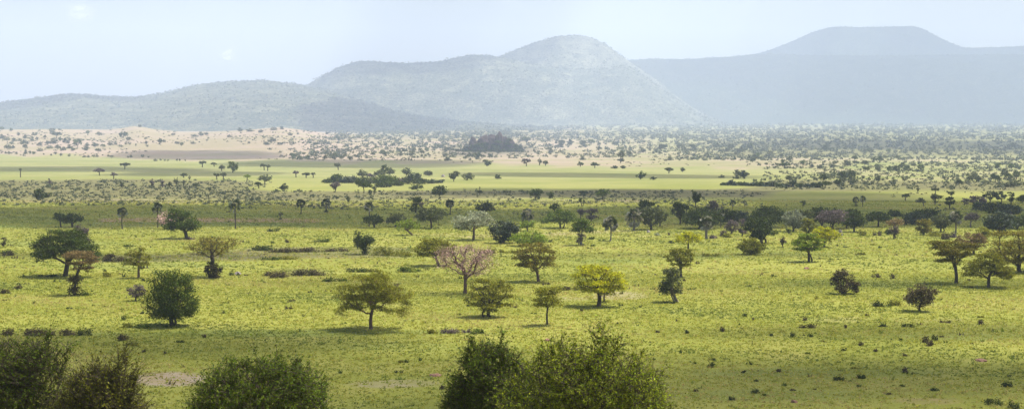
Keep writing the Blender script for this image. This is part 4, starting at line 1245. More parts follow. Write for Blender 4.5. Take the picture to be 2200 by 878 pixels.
# ================================================================== foreground trees on the slope below the viewpoint
def fore(px, d, x0, x1, yt, col, label, seed, kinds='dome', natt=1500, nleaf=26000, leafpx=3.9, twig=0.28, spikes=(), trunk=0.16, lm=None, bot=930, lump=0.6, holes=8, bark=None):
    X = (px - CX) / F * d
    z0 = float(terrain(X, d))
    s = d / F
    _, _, rz = ray(px, yt)
    ry = ray(px, yt)[1]
    ztop = CAMZ + rz / ry * d
    ry, rz = ray(px, bot)[1:]
    zbot = CAMZ + rz / ry * d
    h = ztop - z0
    cb = (zbot - z0) / h
    rng = np.random.default_rng(seed)
    R = (x1 - x0) / 2 * s
    cx = ((x0 + x1) / 2 - px) * s
    A = crown_points(rng, kinds, R, zbot - z0, h, natt, cx, lump, holes)
    A[:, 1] *= 0.75
    for (sx, sy, w, n) in spikes:              # shoots standing above the crown
        e = np.array([(sx - px) * s, rng.uniform(-.3, .3), CAMZ + ray(sx, sy)[2] / ray(sx, sy)[1] * d - z0])
        t = rng.random((n, 1)) ** 0.8
        bse = np.array([e[0] * 0.8 + cx * .2, e[1], h * 0.86])
        A = np.concatenate([A, bse + (e - bse) * t + rng.normal(size=(n, 3)) * w * s * (1.1 - t)])
    fk = h * cb * 0.9
    ts = np.linspace(0, 1, 7)
    trunk_pts = [np.array([0, 0, -0.3])] + [np.array([cx * .4 * t + 0.15 * math.sin(3 * t), 0.1 * math.sin(4 * t), fk * t]) for t in ts]
    step = R * 0.055
    NN, par, cnt, kids = colonize(rng, trunk_pts, A, step, step * 1.15, 6, iters=160, up=0.08, jit=0.42)
    rad = np.maximum(trunk * (np.maximum(cnt, .5) / max(cnt[1], 1)) ** 0.5, 0.006)
    ch = np.arange(1, len(NN))
    pr = par[1:]
    r1 = rad[ch]
    r0 = np.minimum(rad[pr], r1 * 1.6)
    parts = [tubes(NN[pr], NN[ch], r0, r1, 5)]
    site = np.where((cnt <= 4) & (np.arange(len(NN)) > 8))[0]
    ns = len(site) * 4
    si = site[rng.integers(0, len(site), ns)]
    dv = NN[si] - NN[par[si]]
    dv /= np.maximum(np.linalg.norm(dv, axis=1, keepdims=True), 1e-9)
    dv += rng.normal(size=dv.shape) * 0.7
    dv[:, 2] += 0.05
    ln = twig * rng.uniform(0.35, 1.5, (ns, 1))
    E = NN[si] + dv * ln
    M = (NN[si] + E) / 2 + rng.normal(size=(ns, 3)) * twig * 0.08
    parts.append(tubes(NN[si], M, np.full(ns, 0.008), np.full(ns, 0.006), 3))
    parts.append(tubes(M, E, np.full(ns, 0.005), np.full(ns, 0.003), 3))
    wood = merge(parts)
    k = rng.integers(0, ns, nleaf)
    t = rng.random((nleaf, 1)) ** 0.7
    C = NN[si[k]] + (E[k] - NN[si[k]]) * t + rng.normal(size=(nleaf, 3)) * leafpx * s * 0.45
    V, Q = leaves(rng, C, leafpx * s, 1.9, 0.35)
    root = bpy.data.objects.new('thorn_tree', None)
    COL.objects.link(root)
    root.location = (X, d, z0)
    link('trunk', mesh_np('trunk', wood[0], wood[1], mats=[bark or BARK], smooth=True), root)
    link('crown', mesh_np('crown', V, Q, mats=[LEAF[col]]), root)
    tag(root, label, 'thorn tree', 'thorn trees at the foot of the viewpoint')
    if lm:
        LANDMARKS.append((px, (yt + 878) / 2, lm))


fore(80, 62, -70, 160, 728, 'fd', 'very dark thorny tree at the bottom left corner with a see-through twiggy crown', 11, natt=1300, nleaf=21000, twig=0.34, holes=10,
     spikes=[(100, 706, 9, 30), (20, 740, 8, 30), (150, 735, 8, 30)], lm='the dark foreground tree at bottom left')
fore(215, 58, 128, 292, 790, 'fb', 'brownish sparse thorn bush right of the bottom left tree, bare twigs sticking out', 12, natt=900, nleaf=17000, twig=0.36,
     spikes=[(262, 752, 5, 20), (258, 762, 6, 30), (285, 790, 8, 30), (200, 770, 8, 30)], holes=9)
fore(565, 58, 396, 734, 770, 'fd', 'wide rounded dark green thorn tree at the bottom, alone left of centre', 13, natt=1700, nleaf=36000, twig=0.26,
     spikes=[(540, 752, 4, 24), (480, 772, 6, 30), (640, 768, 6, 30), (590, 758, 6, 30), (668, 772, 6, 24)], lm='the rounded foreground tree', lump=0.45, holes=5)
fore(1052, 66, 958, 1150, 734, 'fd', 'dark dense thorn tree at the bottom centre, left one of two overlapping', 14, natt=1300, nleaf=25000, twig=0.26,
     spikes=[(1078, 712, 8, 50), (1012, 728, 8, 50), (1000, 745, 6, 30)], lm='the dark foreground tree at centre', lump=0.5)
fore(1270, 56, 1085, 1442, 752, 'fg', 'large leafy green thorn tree at bottom centre, right one of two, with a tall shoot', 15, natt=1900, nleaf=34000, twig=0.26,
     spikes=[(1286, 698, 9, 90), (1292, 712, 22, 120), (1190, 733, 26, 120), (1160, 742, 14, 60), (1380, 748, 14, 70), (1330, 728, 20, 90), (1230, 735, 20, 80), (1425, 800, 10, 50)], lm='the leafy foreground tree', lump=0.55, holes=9)

# ================================================================== the ground: one sheet from behind the camera to the hills
def rowgrid():
    ys = [-220.0, -120, -60, -20, 0, 20, 40, 55, 70, 85, 100, 110, 120, 130, 140, 150]
    y = 150.0
    while y < 2400:
        y += max(0.9, y * y * 0.0000135)
        ys.append(y)
    while y < 16500:
        y += min(60, 22 + (y - 2400) * 0.01)
        ys.append(y)
    return np.array(ys)


ys = rowgrid()
ncol = 300
t = np.linspace(-1, 1, ncol)
t = np.sign(t) * (0.72 * np.abs(t) + 0.28 * np.abs(t) ** 3)
X = t[None, :] * (140 + 0.47 * np.maximum(ys, 0))[:, None]
Y = np.repeat(ys[:, None], ncol, 1)
Z = terrain(X, Y)
PX, PY = project(X.ravel(), Y.ravel(), Z.ravel())
PX, PY = PX.reshape(X.shape), PY.reshape(X.shape)


def blob(cx, cy, rx, ry, soft=0.5):
    d = np.hypot((PX - cx) / rx, (PY - cy) / ry)
    return 1 - sstep(1 - soft, 1 + soft, d)


def band(x0, x1, y0, y1, sx=40, sy=4):
    return sstep(x0 - sx, x0 + sx, PX) * (1 - sstep(x1 - sx, x1 + sx, PX)) * sstep(y0 - sy, y0 + sy, PY) * (1 - sstep(y1 - sy, y1 + sy, PY))


wob = 3 * np.sin(X / 60) + 2 * np.sin(X / 23 + Y / 90)
PY0 = PY
PY = PY + np.clip(wob, -4, 4) * np.clip((PY - 330) / 120, 0.15, 1)
ED = np.interp(PX, [-900, 0, 300, 600, 1000, 1300, 1650, 1800, 2600], [332, 334, 340, 349, 356, 361, 370, 356, 350]) + 3.0 * np.sin(PX / 47 + 2 * np.sin(PX / 130)) + 2.0 * np.sin(PX / 19 + PY / 7)      # where the tan country ends
SKEW = PY - np.interp(PX, [-900, 0, 1000, 1600, 2200, 2600], [-10, 0, 2, 8, 14, 18])
dry = (1 - sstep(-9, 5, PY - ED)) * (1.0 - 0.35 * sstep(500, 900, PX)) * sstep(255, 280, PY + 30 * (1 - sstep(650, 900, PX)))
dry = dry * (1 - 0.3 * sstep(1100, 1500, PX)) * (1 - 0.35 * sstep(1650, 1900, PX)) + 0.15 * band(1600, 2500, 338, 354, 120, 4) + 0.35 * band(1700, 2600, 356, 400, 90, 8)
dry = dry + 0.5 * band(0, 560, 405, 438, 60, 6) + 0.45 * band(560, 1150, 421, 442, 60, 5) + 0.5 * band(1150, 1420, 428, 440, 40, 4)
dry = dry + 0.85 * blob(365, 812, 90, 17) + 0.6 * blob(850, 824, 120, 12) + 0.55 * blob(1335, 634, 70, 12) + 0.45 * blob(1225, 643, 50, 7) + 0.4 * blob(1900, 688, 220, 10) + 0.3 * blob(1900, 770, 330, 14)
dry = dry + 0.18 * blob(1000, 500, 900, 8) + 0.2 * band(900, 2000, 498, 530, 200, 10) + 0.25 * blob(1480, 690, 240, 24) + 0.25 * blob(1150, 590, 90, 12)
scrub = 0.75 * band(-200, 560, 386, 425, 90, 7) + 0.8 * band(520, 1650, 408, 424, 60, 5) + 0.6 * band(540, 900, 528, 556, 40, 6) + 0.6 * band(180, 560, 543, 562, 50, 5) + 0.5 * band(560, 720, 574, 596, 50, 5)
scrub = scrub + 0.7 * band(1600, 2600, 385, 412, 90, 8) + 0.5 * band(700, 2600, 255, 300, 90, 6) + 0.6 * band(1500, 2600, 300, 338, 120, 6) + 0.5 * band(400, 560, 532, 550, 30, 5) + 0.35 * band(-100, 2300, 420, 446, 30, 6)
red = 0.4 * blob(365, 812, 80, 14) + 0.75 * band(205, 700, 466, 476, 40, 2.5) + 0.45 * blob(2000, 862, 110, 10) + 0.4 * blob(1700, 862, 24, 6) + 0.35 * band(60, 420, 326, 342, 60, 4) + 0.25 * band(300, 720, 300, 330, 60, 6)
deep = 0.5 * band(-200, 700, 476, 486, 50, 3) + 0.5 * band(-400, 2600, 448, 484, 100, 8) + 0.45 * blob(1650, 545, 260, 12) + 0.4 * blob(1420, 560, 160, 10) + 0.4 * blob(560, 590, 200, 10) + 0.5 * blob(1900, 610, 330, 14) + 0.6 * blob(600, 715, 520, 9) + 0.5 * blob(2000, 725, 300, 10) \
    + 0.55 * blob(1750, 800, 330, 12) + 0.5 * blob(1650, 850, 300, 16) + 0.45 * blob(900, 745, 300, 12) + 0.4 * blob(850, 870, 150, 20) + 0.5 * blob(100, 520, 240, 8) + 0.5 * blob(300, 568, 320, 7) + 0.4 * blob(1150, 560, 200, 8) + 0.4 * blob(700, 620, 200, 6)  # the full-width band paints in the cloud shade across the middle plain
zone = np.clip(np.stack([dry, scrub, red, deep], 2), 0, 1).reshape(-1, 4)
V = np.stack([X, Y, Z], 2).reshape(-1, 3)
nr = len(ys)
ii = np.arange(nr * ncol).reshape(nr, ncol)
Q = np.stack([ii[:-1, :-1], ii[:-1, 1:], ii[1:, 1:], ii[1:, :-1]], 2).reshape(-1, 4)


def ground_mat():
    m, nt, N, L = newmat('savanna_ground')
    out = N.new('ShaderNodeOutputMaterial')
    geo = N.new('ShaderNodeNewGeometry')
    at = N.new('ShaderNodeAttribute')
    at.attribute_name = 'soil'
    sep = N.new('ShaderNodeSeparateColor')
    L.new(at.outputs['Color'], sep.inputs[0])

    def nz(scale, detail=4, rough=0.6, dist=0.0):
        n = N.new('ShaderNodeTexNoise')
        n.inputs['Scale'].default_value = scale
        n.inputs['Detail'].default_value = detail
        n.inputs['Roughness'].default_value = rough
        n.inputs['Distortion'].default_value = dist
        L.new(geo.outputs['Position'], n.inputs['Vector'])
        return n.outputs[0]

    def ramp(v, a, b, lo=0.0, hi=1.0):
        r = N.new('ShaderNodeMapRange')
        r.interpolation_type = 'SMOOTHSTEP'
        r.inputs['From Min'].default_value = a
        r.inputs['From Max'].default_value = b
        r.inputs['To Min'].default_value = lo
        r.inputs['To Max'].default_value = hi
        L.new(v, r.inputs['Value'])
        return r.outputs[0]

    def mix(f, a, b):
        x = N.new('ShaderNodeMix')
        x.data_type = 'RGBA'
        if isinstance(f, float):
            x.inputs[0].default_value = f
        else:
            L.new(f, x.inputs[0])
        for s, v in ((6, a), (7, b)):
            if isinstance(v, tuple):
                x.inputs[s].default_value = (*v, 1)
            else:
                L.new(v, x.inputs[s])
        return x.outputs[2]

    def math_(op, a, b):
        x = N.new('ShaderNodeMath')
        x.operation = op
        for k, v in enumerate((a, b)):
            if isinstance(v, float):
                x.inputs[k].default_value = v
            else:
                L.new(v, x.inputs[k])
        return x.outputs[0]

    n05, n3, n15, n60, n250 = nz(1.6, 4, 0.7), nz(0.30, 5, 0.65), nz(0.07, 5, 0.6), nz(0.016, 4, 0.55), nz(0.004, 3)
    g = mix(ramp(n60, 0.38, 0.64), (0.146, 0.156, 0.023), (0.178, 0.183, 0.033))
    g = mix(ramp(n15, 0.48, 0.72, 0, 0.5), g, (0.222, 0.200, 0.054))
    g = mix(ramp(n15, 0.30, 0.46, 0.45, 0), g, (0.106, 0.122, 0.019))
    g = mix(ramp(n3, 0.52, 0.70, 0, 0.4), g, (0.222, 0.213, 0.054))
    g = mix(ramp(n3, 0.30, 0.44, 0.25, 0), g, (0.115, 0.125, 0.028))
    g = mix(ramp(n05, 0.30, 0.45, 0.15, 0), g, (0.095, 0.10, 0.024))
    # farther out the sward pales with distance, haze painted into its colour
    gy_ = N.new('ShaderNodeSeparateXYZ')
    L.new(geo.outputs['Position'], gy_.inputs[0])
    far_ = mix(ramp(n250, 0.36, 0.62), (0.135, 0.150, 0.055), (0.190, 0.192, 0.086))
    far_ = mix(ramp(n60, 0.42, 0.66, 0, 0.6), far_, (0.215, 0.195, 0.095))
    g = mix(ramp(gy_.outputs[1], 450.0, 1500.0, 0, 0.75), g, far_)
    # soil, vegetation and a painted shade belt, their edges broken up by noise

    def mask(ch, n, k=0.9):
        a = math_('ADD', sep.outputs[ch] if isinstance(ch, int) else ch, math_('MULTIPLY', math_('SUBTRACT', n, 0.5), k))
        return ramp(a, 0.25, 0.72)
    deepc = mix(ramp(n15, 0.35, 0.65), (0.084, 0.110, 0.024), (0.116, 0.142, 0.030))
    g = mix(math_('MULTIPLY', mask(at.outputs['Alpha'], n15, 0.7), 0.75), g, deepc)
    tan = mix(ramp(n15, 0.35, 0.65), (0.228, 0.188, 0.130), (0.180, 0.160, 0.098))
    tan = mix(ramp(n3, 0.35, 0.6), (0.19, 0.155, 0.07), tan)
    tan = mix(ramp(n250, 0.4, 0.62), tan, (0.240, 0.186, 0.138))
    nfar = math_('ADD', math_('MULTIPLY', n60, 0.6), math_('MULTIPLY', n15, 0.4))
    g = mix(mask(0, nfar, 1.5), g, tan)
    sc = mix(ramp(n3, 0.38, 0.62), (0.050, 0.052, 0.022), (0.125, 0.108, 0.046))
    sc = mix(ramp(n15, 0.42, 0.62), sc, (0.13, 0.125, 0.045))
    g = mix(mask(1, nfar, 1.3), g, sc)
    rd = mix(ramp(n3, 0.35, 0.65), (0.24, 0.15, 0.095), (0.20, 0.15, 0.075))
    g = mix(mask(2, n15, 0.8), g, rd)
    p = N.new('ShaderNodeBsdfPrincipled')
    p.inputs['Roughness'].default_value = 0.95
    p.inputs['Specular IOR Level'].default_value = 0.05
    L.new(g, p.inputs['Base Color'])
    bp = N.new('ShaderNodeBump')
    bp.inputs['Strength'].default_value = 0.55
    bp.inputs['Distance'].default_value = 0.35
    hsum = math_('ADD', math_('MULTIPLY', n05, 0.6), n3)
    L.new(hsum, bp.inputs['Height'])
    L.new(bp.outputs[0], p.inputs['Normal'])
    L.new(p.outputs[0], out.inputs['Surface'])
    return m


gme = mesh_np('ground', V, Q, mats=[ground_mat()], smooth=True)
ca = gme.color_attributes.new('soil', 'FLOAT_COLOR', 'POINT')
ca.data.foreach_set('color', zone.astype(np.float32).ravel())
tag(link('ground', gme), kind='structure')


# ================================================================== hills
def hill_mat(name, grass, scrub, cover, scale):
    m, nt, N, L = newmat(name)
    out = N.new('ShaderNodeOutputMaterial')
    geo = N.new('ShaderNodeNewGeometry')
    n1 = N.new('ShaderNodeTexNoise')
    n1.inputs['Scale'].default_value = scale
    n1.inputs['Detail'].default_value = 6
    n1.inputs['Roughness'].default_value = 0.75
    n2 = N.new('ShaderNodeTexNoise')
    n2.inputs['Scale'].default_value = scale * 0.11
    n2.inputs['Detail'].default_value = 3
    for n in (n1, n2):
        L.new(geo.outputs['Position'], n.inputs['Vector'])
    ad = N.new('ShaderNodeMath')
    ad.operation = 'MULTIPLY_ADD'
    ad.inputs[1].default_value = 0.28
    L.new(n2.outputs[0], ad.inputs[0])
    L.new(n1.outputs[0], ad.inputs[2])
    r = N.new('ShaderNodeMapRange')
    r.inputs['From Min'].default_value = cover - 0.07
    r.inputs['From Max'].default_value = cover + 0.07
    L.new(ad.outputs[0], r.inputs['Value'])
    mx = N.new('ShaderNodeMix')
    mx.data_type = 'RGBA'
    mx.inputs[6].default_value = (*scrub, 1)
    mx.inputs[7].default_value = (*grass, 1)
    L.new(r.outputs[0], mx.inputs[0])
    p = N.new('ShaderNodeBsdfPrincipled')
    p.inputs['Roughness'].default_value = 0.95
    p.inputs['Specular IOR Level'].default_value = 0.0
    L.new(mx.outputs[2], p.inputs['Base Color'])
    bp = N.new('ShaderNodeBump')
    bp.inputs['Strength'].default_value = 0.8
    bp.inputs['Distance'].default_value = 14.0
    bp.invert = True
    L.new(r.outputs[0], bp.inputs['Height'])
    L.new(bp.outputs[0], p.inputs['Normal'])
    L.new(p.outputs[0], out.inputs['Surface'])
    return m


HM1 = hill_mat('scrubby_hillside', (0.235, 0.235, 0.135), (0.036, 0.050, 0.030), 0.66, 0.085)
HM2 = hill_mat('wooded_shaded_hillside', (0.105, 0.12, 0.065), (0.026, 0.040, 0.026), 0.69, 0.085)  # dark woodland tone also stands in for shade on plateau and mesa
HM3 = hill_mat('grassy_lit_hillside', (0.25, 0.245, 0.15), (0.045, 0.060, 0.034), 0.63, 0.085)  # pale grass tone also stands in for sunlight on the cone
HREC = []
SLOPES = []


def hill(profile, D, front, back, mat, seed, px0=-900, px1=3100, nu=420, nv=46, rough=0.10, skyline=1.3):
    """a ridge: its crest at distance D follows the measured skyline, a front slope and a back slope run down to the plain"""
    pr = np.array(profile, float)
    pxs = np.linspace(max(px0, pr[0, 0]), min(px1, pr[-1, 0]), nu)
    prof = np.interp(pxs, pr[:, 0], pr[:, 1])
    kk = np.hanning(17)
    kk /= kk.sum()
    pad = np.pad(prof, 8, mode='edge')
    prof = np.convolve(pad, kk, 'valid')
    prof = prof + np.array([skyline * mnoise.fractal(Vector((x / 60.0, seed, 1.0)), 1.0, 2.0, 5) for x in pxs])
    u = (pxs - CX) / F
    vs = np.concatenate([np.linspace(0, 1, nv), 1 + np.linspace(0, 1, nv // 3)[1:]])
    zr = CAMZ + (YH - prof) / F * D
    Vv = []
    for j, v in enumerate(vs):
        yy = (D - front * (1 - v)) if v <= 1 else D + back * (v - 1)
        sft = (1 - v) if v <= 1 else (v - 1)
        base = terrain(u * yy, np.full_like(u, yy)) - 6
        s = 1 - sstep(0, 1, np.array(max(v - 1, 0)))
        # the slope turns over smoothly into the crest
        if v <= 1:
            s = 1 - (1 - v) ** 1.15 * (1 - 0.25 * v)
            s = s * sstep(-0.15, 0.35, np.array(v))
        nn = np.array([mnoise.fractal(Vector((x * 24.0 + seed, v * 3.0 * front / 2500, seed)), 1.0, 2.0, 5) for x in u])
        hh = np.maximum(zr - base, 0) * s
        z = base + hh * (1 + rough * nn * max(0.0, 1 - v) * 1.9)
        Vv.append(np.stack([u * yy, np.full_like(u, yy), z], 1))
    Vv = np.concatenate(Vv)
    n2 = len(vs)
    ii = np.arange(n2 * nu).reshape(n2, nu)
    Q = np.stack([ii[:-1, :-1], ii[:-1, 1:], ii[1:, 1:], ii[1:, :-1]], 2).reshape(-1, 4)
    o = link('hill', mesh_np('hill', Vv, Q, mats=[mat], smooth=True))
    tag(o, kind='structure')
    HREC.append((u, zr, D, seed))
    SLOPES.append(Vv[nu * 6: nu * nv])
    return o


hill([(-900, 262), (-300, 232), (0, 221), (60, 213), (130, 204), (180, 202), (260, 209), (300, 208), (340, 203), (430, 181), (520, 174), (570, 173), (640, 181), (700, 194), (760, 212), (820, 230), (880, 246), (960, 258), (1080, 270), (1300, 284)],
     9000, 2400, 1000, HM1, 1.0)
hill([(480, 262), (560, 226), (620, 200), (660, 183), (700, 161), (730, 145), (760, 135), (790, 132), (870, 137), (950, 132), (1000, 121), (1040, 119), (1080, 124), (1150, 140), (1230, 150), (1300, 148), (1345, 140), (1400, 176), (1440, 205), (1500, 246), (1580, 274), (1700, 290)],
     10100, 1100, 900, HM1, 5.0)
hill([(860, 240), (1000, 160), (1075, 122), (1110, 108), (1160, 89), (1200, 79), (1230, 77), (1262, 80), (1300, 96), (1345, 128), (1400, 165), (1460, 205), (1560, 262)],
     11000, 1500, 700, HM3, 9.0)
hill([(1050, 190), (1200, 142), (1345, 129), (1400, 128), (1500, 127), (1580, 122), (1640, 116), (1700, 119), (1900, 121), (2000, 119), (2200, 118), (2500, 116), (2800, 130), (3100, 170)],
     11900, 1900, 700, HM2, 13.0, rough=0.26)
hill([(1380, 140), (1520, 128), (1600, 121), (1640, 113), (1690, 94), (1740, 71), (1790, 58), (1850, 60), (1900, 59), (1950, 57), (1975, 60), (2010, 80), (2065, 104), (2130, 103), (2200, 100), (2500, 96), (2800, 120)],
     13400, 900, 700, HM2, 17.0, rough=0.22, skyline=0.7)

# trees along the skylines and on the slopes, uncountable from here
rng = np.random.default_rng(55)
sx = []
for (u, zr, D, seed) in HREC:
    n = 420
    uu = rng.uniform(u[0], u[-1], n)
    zz = np.interp(uu, u, zr)
    for a, z in zip(uu, zz):
        if z > 70:
            sx.append((a * D, D + rng.uniform(-12, 12), z - 3, rng.uniform(7, 17)))
for sl_, n in zip(SLOPES, (5200, 4200, 2600, 3600, 1500)):
    q = sl_[rng.integers(0, len(sl_), n)]
    keep = q[:, 2] > 45
    for p in q[keep]:
        j = rng.normal(size=2)
        sx.append((p[0] + j[0] * 14, p[1] + j[1] * 18, p[2] - 1.5, rng.uniform(6, 15)))
sx = np.array(sx)
nl = 9
C = rng.normal(size=(len(sx), nl, 3)) * np.array([.33, .33, .22])
C[:, :, 2] = np.abs(C[:, :, 2]) * 1.2
C = C * sx[:, 3][:, None, None] + sx[:, None, :3]
V, Q = leaves(rng, C.reshape(-1, 3), np.repeat(sx[:, 3] * .5, nl), 1.3, .4)
tag(link('hill_woodland', mesh_np('hill_woodland', V, Q, mats=[FARD])), 'trees too far to count on the slopes and crests of the hazy hills', 'woodland', kind='stuff')


# ================================================================== clouds: they shade the plain, with veils added to darken the frame bottom
def cloud_mat(name, alpha, col=(0.85, 0.85, 0.87)):
    m, nt, N, L = newmat(name)
    out = N.new('ShaderNodeOutputMaterial')
    at = N.new('ShaderNodeAttribute')
    at.attribute_name = 'rim'
    d = N.new('ShaderNodeBsdfDiffuse')
    d.inputs['Color'].default_value = (*col, 1)
    tl = N.new('ShaderNodeBsdfTranslucent')
    tl.inputs['Color'].default_value = (*col, 1)
    m2 = N.new('ShaderNodeMixShader')
    m2.inputs[0].default_value = 0.5
    L.new(d.outputs[0], m2.inputs[1])
    L.new(tl.outputs[0], m2.inputs[2])
    tr = N.new('ShaderNodeBsdfTransparent')
    geo = N.new('ShaderNodeNewGeometry')
    nz = N.new('ShaderNodeTexNoise')
    nz.inputs['Scale'].default_value = 0.006
    nz.inputs['Detail'].default_value = 5
    L.new(geo.outputs['Position'], nz.inputs['Vector'])
    mr = N.new('ShaderNodeMapRange')
    mr.inputs['From Min'].default_value = 0.25
    mr.inputs['From Max'].default_value = 0.75
    mr.inputs['To Min'].default_value = 0.75
    mr.inputs['To Max'].default_value = 1.2
    L.new(nz.outputs[0], mr.inputs['Value'])
    mu = N.new('ShaderNodeMath')
    mu.operation = 'MULTIPLY'
    L.new(at.outputs['Fac'], mu.inputs[0])
    L.new(mr.outputs[0], mu.inputs[1])
    mu2 = N.new('ShaderNodeMath')
    mu2.operation = 'MULTIPLY'
    mu2.use_clamp = True
    mu2.inputs[1].default_value = alpha
    L.new(mu.outputs[0], mu2.inputs[0])
    mx = N.new('ShaderNodeMixShader')
    L.new(mu2.outputs[0], mx.inputs[0])
    L.new(tr.outputs[0], mx.inputs[1])
    L.new(m2.outputs[0], mx.inputs[2])
    L.new(mx.outputs[0], out.inputs['Surface'])
    return m


CLOUD = cloud_mat('cloud', 0.55)
CLOUDK = cloud_mat('thick_cloud', 0.72)
CLOUDT = cloud_mat('veil_cloud', 0.36)
CLOUDF = cloud_mat('thin_cloud', 0.22)
CLOUDW = cloud_mat('white_cloud', 0.33, (0.95, 0.92, 0.92))


def cloud_mesh(P, thick, seed, mat, soft=0.25):
    """a flat-bottomed heap: outline polygon P (n x 2, about its centre), rim thin, middle thick"""
    n = len(P)
    rings = np.array([0, .15, .3, .45, .6, .72, .82, .9, .96, 1.0])
    V, rim = [], []
    for side in (1, -1):
        for r in rings:
            th = thick * (1 - r ** 3) ** 0.6 * (1.0 if side > 0 else 0.25)
            for q in P:
                a = 1 + 0.5 * mnoise.noise(Vector((q[0] * r / 160 + seed, q[1] * r / 160, seed)))
                V.append((q[0] * r, q[1] * r, side * th * a))
                rim.append(float(sstep(0, soft, np.array(1 - r))))
    m = len(rings)
    Q = []
    ii = np.arange(2 * m * n).reshape(2, m, n)
    for s in range(2):
        a, b = ii[s, :-1], ii[s, 1:]
        q = np.stack([a, np.roll(a, -1, 1), np.roll(b, -1, 1), b], 2).reshape(-1, 4)
        Q.append(q if s == 0 else q[:, ::-1])
    me = mesh_np('cloud', np.array(V), np.concatenate(Q), mats=[mat], smooth=True)
    at = me.attributes.new('rim', 'FLOAT', 'POINT')
    at.data.foreach_set('value', np.array(rim, np.float32)[:len(me.vertices)])
    return me


def shade_cloud(cx, cy, hx, hy, seed, mat=None, zs=0.0, soft=0.2, pw=2.6, skew=0.0):
    """cloud whose shadow falls round the ground point (cx, cy), half sizes hx, hy in metres"""
    Hc = max(1500.0, 0.135 * (cy + hy) + 150)
    t = (Hc - zs) / SUN[2]
    o_ = np.array([cx, cy, zs]) + SUN * t
    th = np.linspace(0, 2 * PI, 192, endpoint=False)
    r = 1 / (np.abs(np.cos(th)) ** pw + np.abs(np.sin(th)) ** pw) ** (1 / pw)
    w = np.array([mnoise.fractal(Vector((math.cos(a) * 2.2 + seed * 3.1, math.sin(a) * 2.2, seed)), 1.0, 2.0, 4) for a in th])
    r = r * (1 + 0.16 * w)
    P = np.stack([np.cos(th) * r * hx, np.sin(th) * r * hy + skew * np.cos(th) * r * hx], 1)
    wav = np.array([mnoise.fractal(Vector((p[0] / 130.0 + seed * 5, 0.8 * np.sign(p[1]), seed)), 1.0, 2.0, 4) for p in P])
    P[:, 1] += wav * min(0.5 * hy, 60.0 + 0.1 * hy)
    o = link('cloud', cloud_mesh(P, min(120, 0.5 * min(hx, hy) + 20), seed, mat or CLOUD, soft))
    o.location = o_
    tag(o, kind='structure')
    return o


def shade(x0, x1, y0, y1, seed, drop=0.0, **k):
    """photo-pixel extents of a shaded patch of ground -> the cloud that casts it"""
    xm = min(max((x0 + x1) / 2, 0), 2200)
    far = ground_at(xm, y0)[1]
    near = ground_at(xm, y1)[1]
    cy = (far + near) / 2
    dy = ground_at(xm, (y0 + y1) / 2 + drop)[1] - ground_at(xm, (y0 + y1) / 2)[1]         # the patch may run a little askew
    shade_cloud(((x0 + x1) / 2 - CX) / F * cy, cy, (x1 - x0) / 2 / F * cy, (far - near) / 2, seed, skew=dy / ((x1 - x0) / F * cy), **k)


shade(-500, 1000, 702, 770, 2.0, soft=0.35)
shade(1300, 2900, 782, 860, 3.0, soft=0.4)
shade(-600, 2800, 725, 920, 3.5, mat=CLOUDT, soft=0.45)  # added veil, dims the lower frame as a lens vignette would
shade(-600, 2800, 842, 1000, 3.6, mat=CLOUDT, soft=0.35)  # second added veil, darkens the bottom edge in place of vignetting
shade(1350, 2700, 690, 735, 3.8, mat=CLOUDT, soft=0.5, drop=-8)
shade(-500, 1250, 441, 490, 4.0, mat=CLOUDK, drop=4)
shade(1050, 2700, 440, 497, 5.0, mat=CLOUDK, drop=8)
shade(1560, 2700, 428, 458, 6.0, drop=6)
shade(880, 2000, 404, 430, 7.0, drop=14)
shade(940, 1640, 371, 382, 8.0, drop=10)
shade(-300, 520, 358, 368, 9.0, drop=6)
shade(260, 640, 366, 378, 10.0, drop=6)
shade(480, 1060, 341, 362, 11.0, drop=6)
shade(200, 660, 324, 341, 12.0, drop=10)
shade(1600, 2700, 302, 326, 13.0)
shade(960, 1150, 306, 336, 14.0, mat=CLOUDT)
shade(1480, 2700, 598, 620, 15.0, mat=CLOUDT, soft=0.5)
shade(-300, 760, 541, 557, 16.0, mat=CLOUDT, soft=0.5)
shade(1080, 1900, 541, 553, 17.0, mat=CLOUDT, soft=0.5)
shade(500, 1150, 598, 612, 18.0, mat=CLOUDT, soft=0.5)
# over the hills: (px0, px1, distance near, far, mean height)
for i, (a, b, d0, d1, zs) in enumerate([(-700, 330, 7600, 9700, 200), (650, 1010, 6500, 8950, 90), (690, 1100, 9750, 10700, 470), (1060, 1190, 10300, 11500, 560), (1385, 2900, 10150, 12300, 380), (1560, 1780, 12750, 13900, 640), (1850, 2500, 12750, 13900, 640)]):
    cy = (d0 + d1) / 2
    mt = CLOUD if i == 4 else CLOUDK
    shade_cloud(((a + b) / 2 - CX) / F * cy, cy, (b - a) / 2 / F * cy, (d1 - d0) / 2, 20.0 + i, mat=mt, zs=zs, soft=0.12)

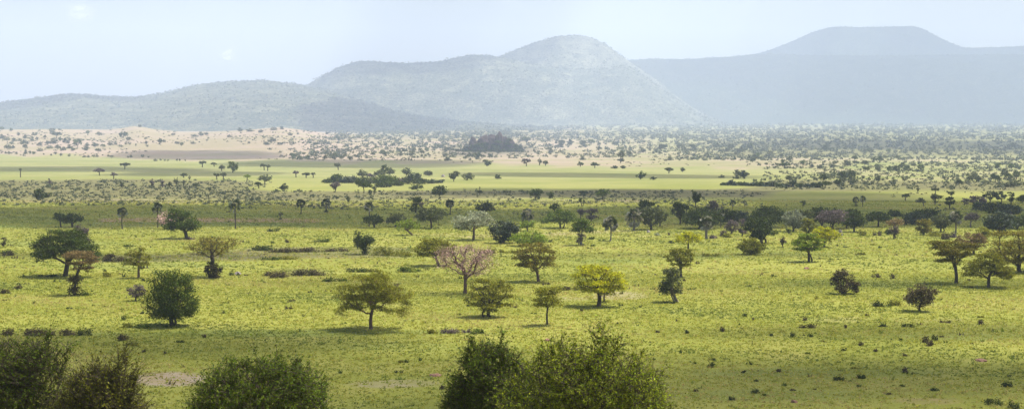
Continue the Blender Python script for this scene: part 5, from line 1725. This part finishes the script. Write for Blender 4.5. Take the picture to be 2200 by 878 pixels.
# two faint clouds in the open sky
for px, py, w, h, lab, sd in [(170, 31, 92, 44, 'faint pinkish white cloud in the upper left of the sky', 41.0), (490, 122, 54, 34, 'very faint small white cloud above the left hills', 43.0)]:
    D = 24000
    rx, ry, rz = ray(px, py)
    th = np.linspace(0, 2 * PI, 72, endpoint=False)
    wv = np.array([mnoise.fractal(Vector((math.cos(a) * 1.5 + sd, math.sin(a) * 1.5, sd)), 1.0, 2.0, 4) for a in th])
    s = D / F
    P = np.stack([np.cos(th) * (1 + .3 * wv) * w / 2 * s, np.sin(th) * (1 + .3 * wv) * h / 2 * s * 1.5], 1)
    o = link('cloud', cloud_mesh(P, h * s * 0.35, sd, CLOUDW, 0.9))
    o.rotation_euler = (math.radians(35), 0, 0)
    o.location = (rx / ry * D, D, CAMZ + rz / ry * D)
    tag(o, lab, 'cloud')

# ================================================================== haze
import bmesh
bm = bmesh.new()
bmesh.ops.create_cube(bm, size=1.0)
hz = bpy.data.meshes.new('haze')
HX, HY0, HY1, HZ0, HZ1 = 10500, -400, 17200, -3.0, 1190.0
for v in bm.verts:
    v.co = Vector((v.co.x * 2 * HX, (HY0 + HY1) / 2 + v.co.y * (HY1 - HY0), (HZ0 + HZ1) / 2 + v.co.z * (HZ1 - HZ0)))
bm.to_mesh(hz)
bm.free()
m, nt, N, L = newmat('haze_air')
out = N.new('ShaderNodeOutputMaterial')
pv = N.new('ShaderNodeVolumePrincipled')
pv.inputs['Color'].default_value = (0.675, 0.80, 1.0, 1)
pv.inputs['Density'].default_value = HAZE_DENSITY
pv.inputs['Anisotropy'].default_value = 0.0
L.new(pv.outputs[0], out.inputs['Volume'])
hz.materials.append(m)
tag(link('haze', hz), kind='stuff', label='pale blue haze thickening towards the far hills', cat='haze')

# names for everything that is told by where it stands
for (o, cat, col, kind, px, py) in PENDING:
    lab = autolabel(cat, col, kind, px, py)
    o['label'] = lab
    USED.add(lab)

# ================================================================== light, sky, camera
w = bpy.data.worlds.new('World')
scene.world = w
w.use_nodes = True
nt = w.node_tree
bg = nt.nodes['Background']
sky = nt.nodes.new('ShaderNodeTexSky')
sky.sky_type = 'NISHITA'
sky.sun_disc = False
sky.sun_elevation = SUN_EL
sky.sun_rotation = math.atan2(SUN[0], SUN[1])
sky.air_density = 1.0
sky.dust_density = 4.5
nt.links.new(sky.outputs[0], bg.inputs['Color'])
bg.inputs['Strength'].default_value = SKY_STRENGTH

sl = bpy.data.lights.new('sun', 'SUN')
sl.energy = SUN_STRENGTH
sl.angle = math.radians(0.5)
sl.color = (1.0, 0.955, 0.88)
so = bpy.data.objects.new('sun', sl)
COL.objects.link(so)
so.rotation_euler = Vector(SUN).to_track_quat('Z', 'Y').to_euler()

cam = bpy.data.cameras.new('camera')
cam.sensor_width = 36
cam.lens = 36 * F / 2200
cam.clip_start = 0.5
cam.clip_end = 60000
co = bpy.data.objects.new('camera', cam)
COL.objects.link(co)
co.location = (0, 0, CAMZ)
co.rotation_euler = (PI / 2 - PITCH, 0, 0)
scene.camera = co

vs_ = scene.view_settings
scene.display_settings.display_device = 'sRGB'
vs_.view_transform = 'Standard'
vs_.look = 'None'
vs_.gamma = 1.0
vs_.use_curve_mapping = False
vs_.exposure = EXPOSURE
cy_ = scene.cycles
cy_.use_denoising = True
cy_.max_bounces = 6
cy_.diffuse_bounces = 3
cy_.transmission_bounces = 3
cy_.transparent_max_bounces = 24
cy_.volume_bounces = 1
cy_.use_adaptive_sampling = True
cy_.adaptive_threshold = 0.01
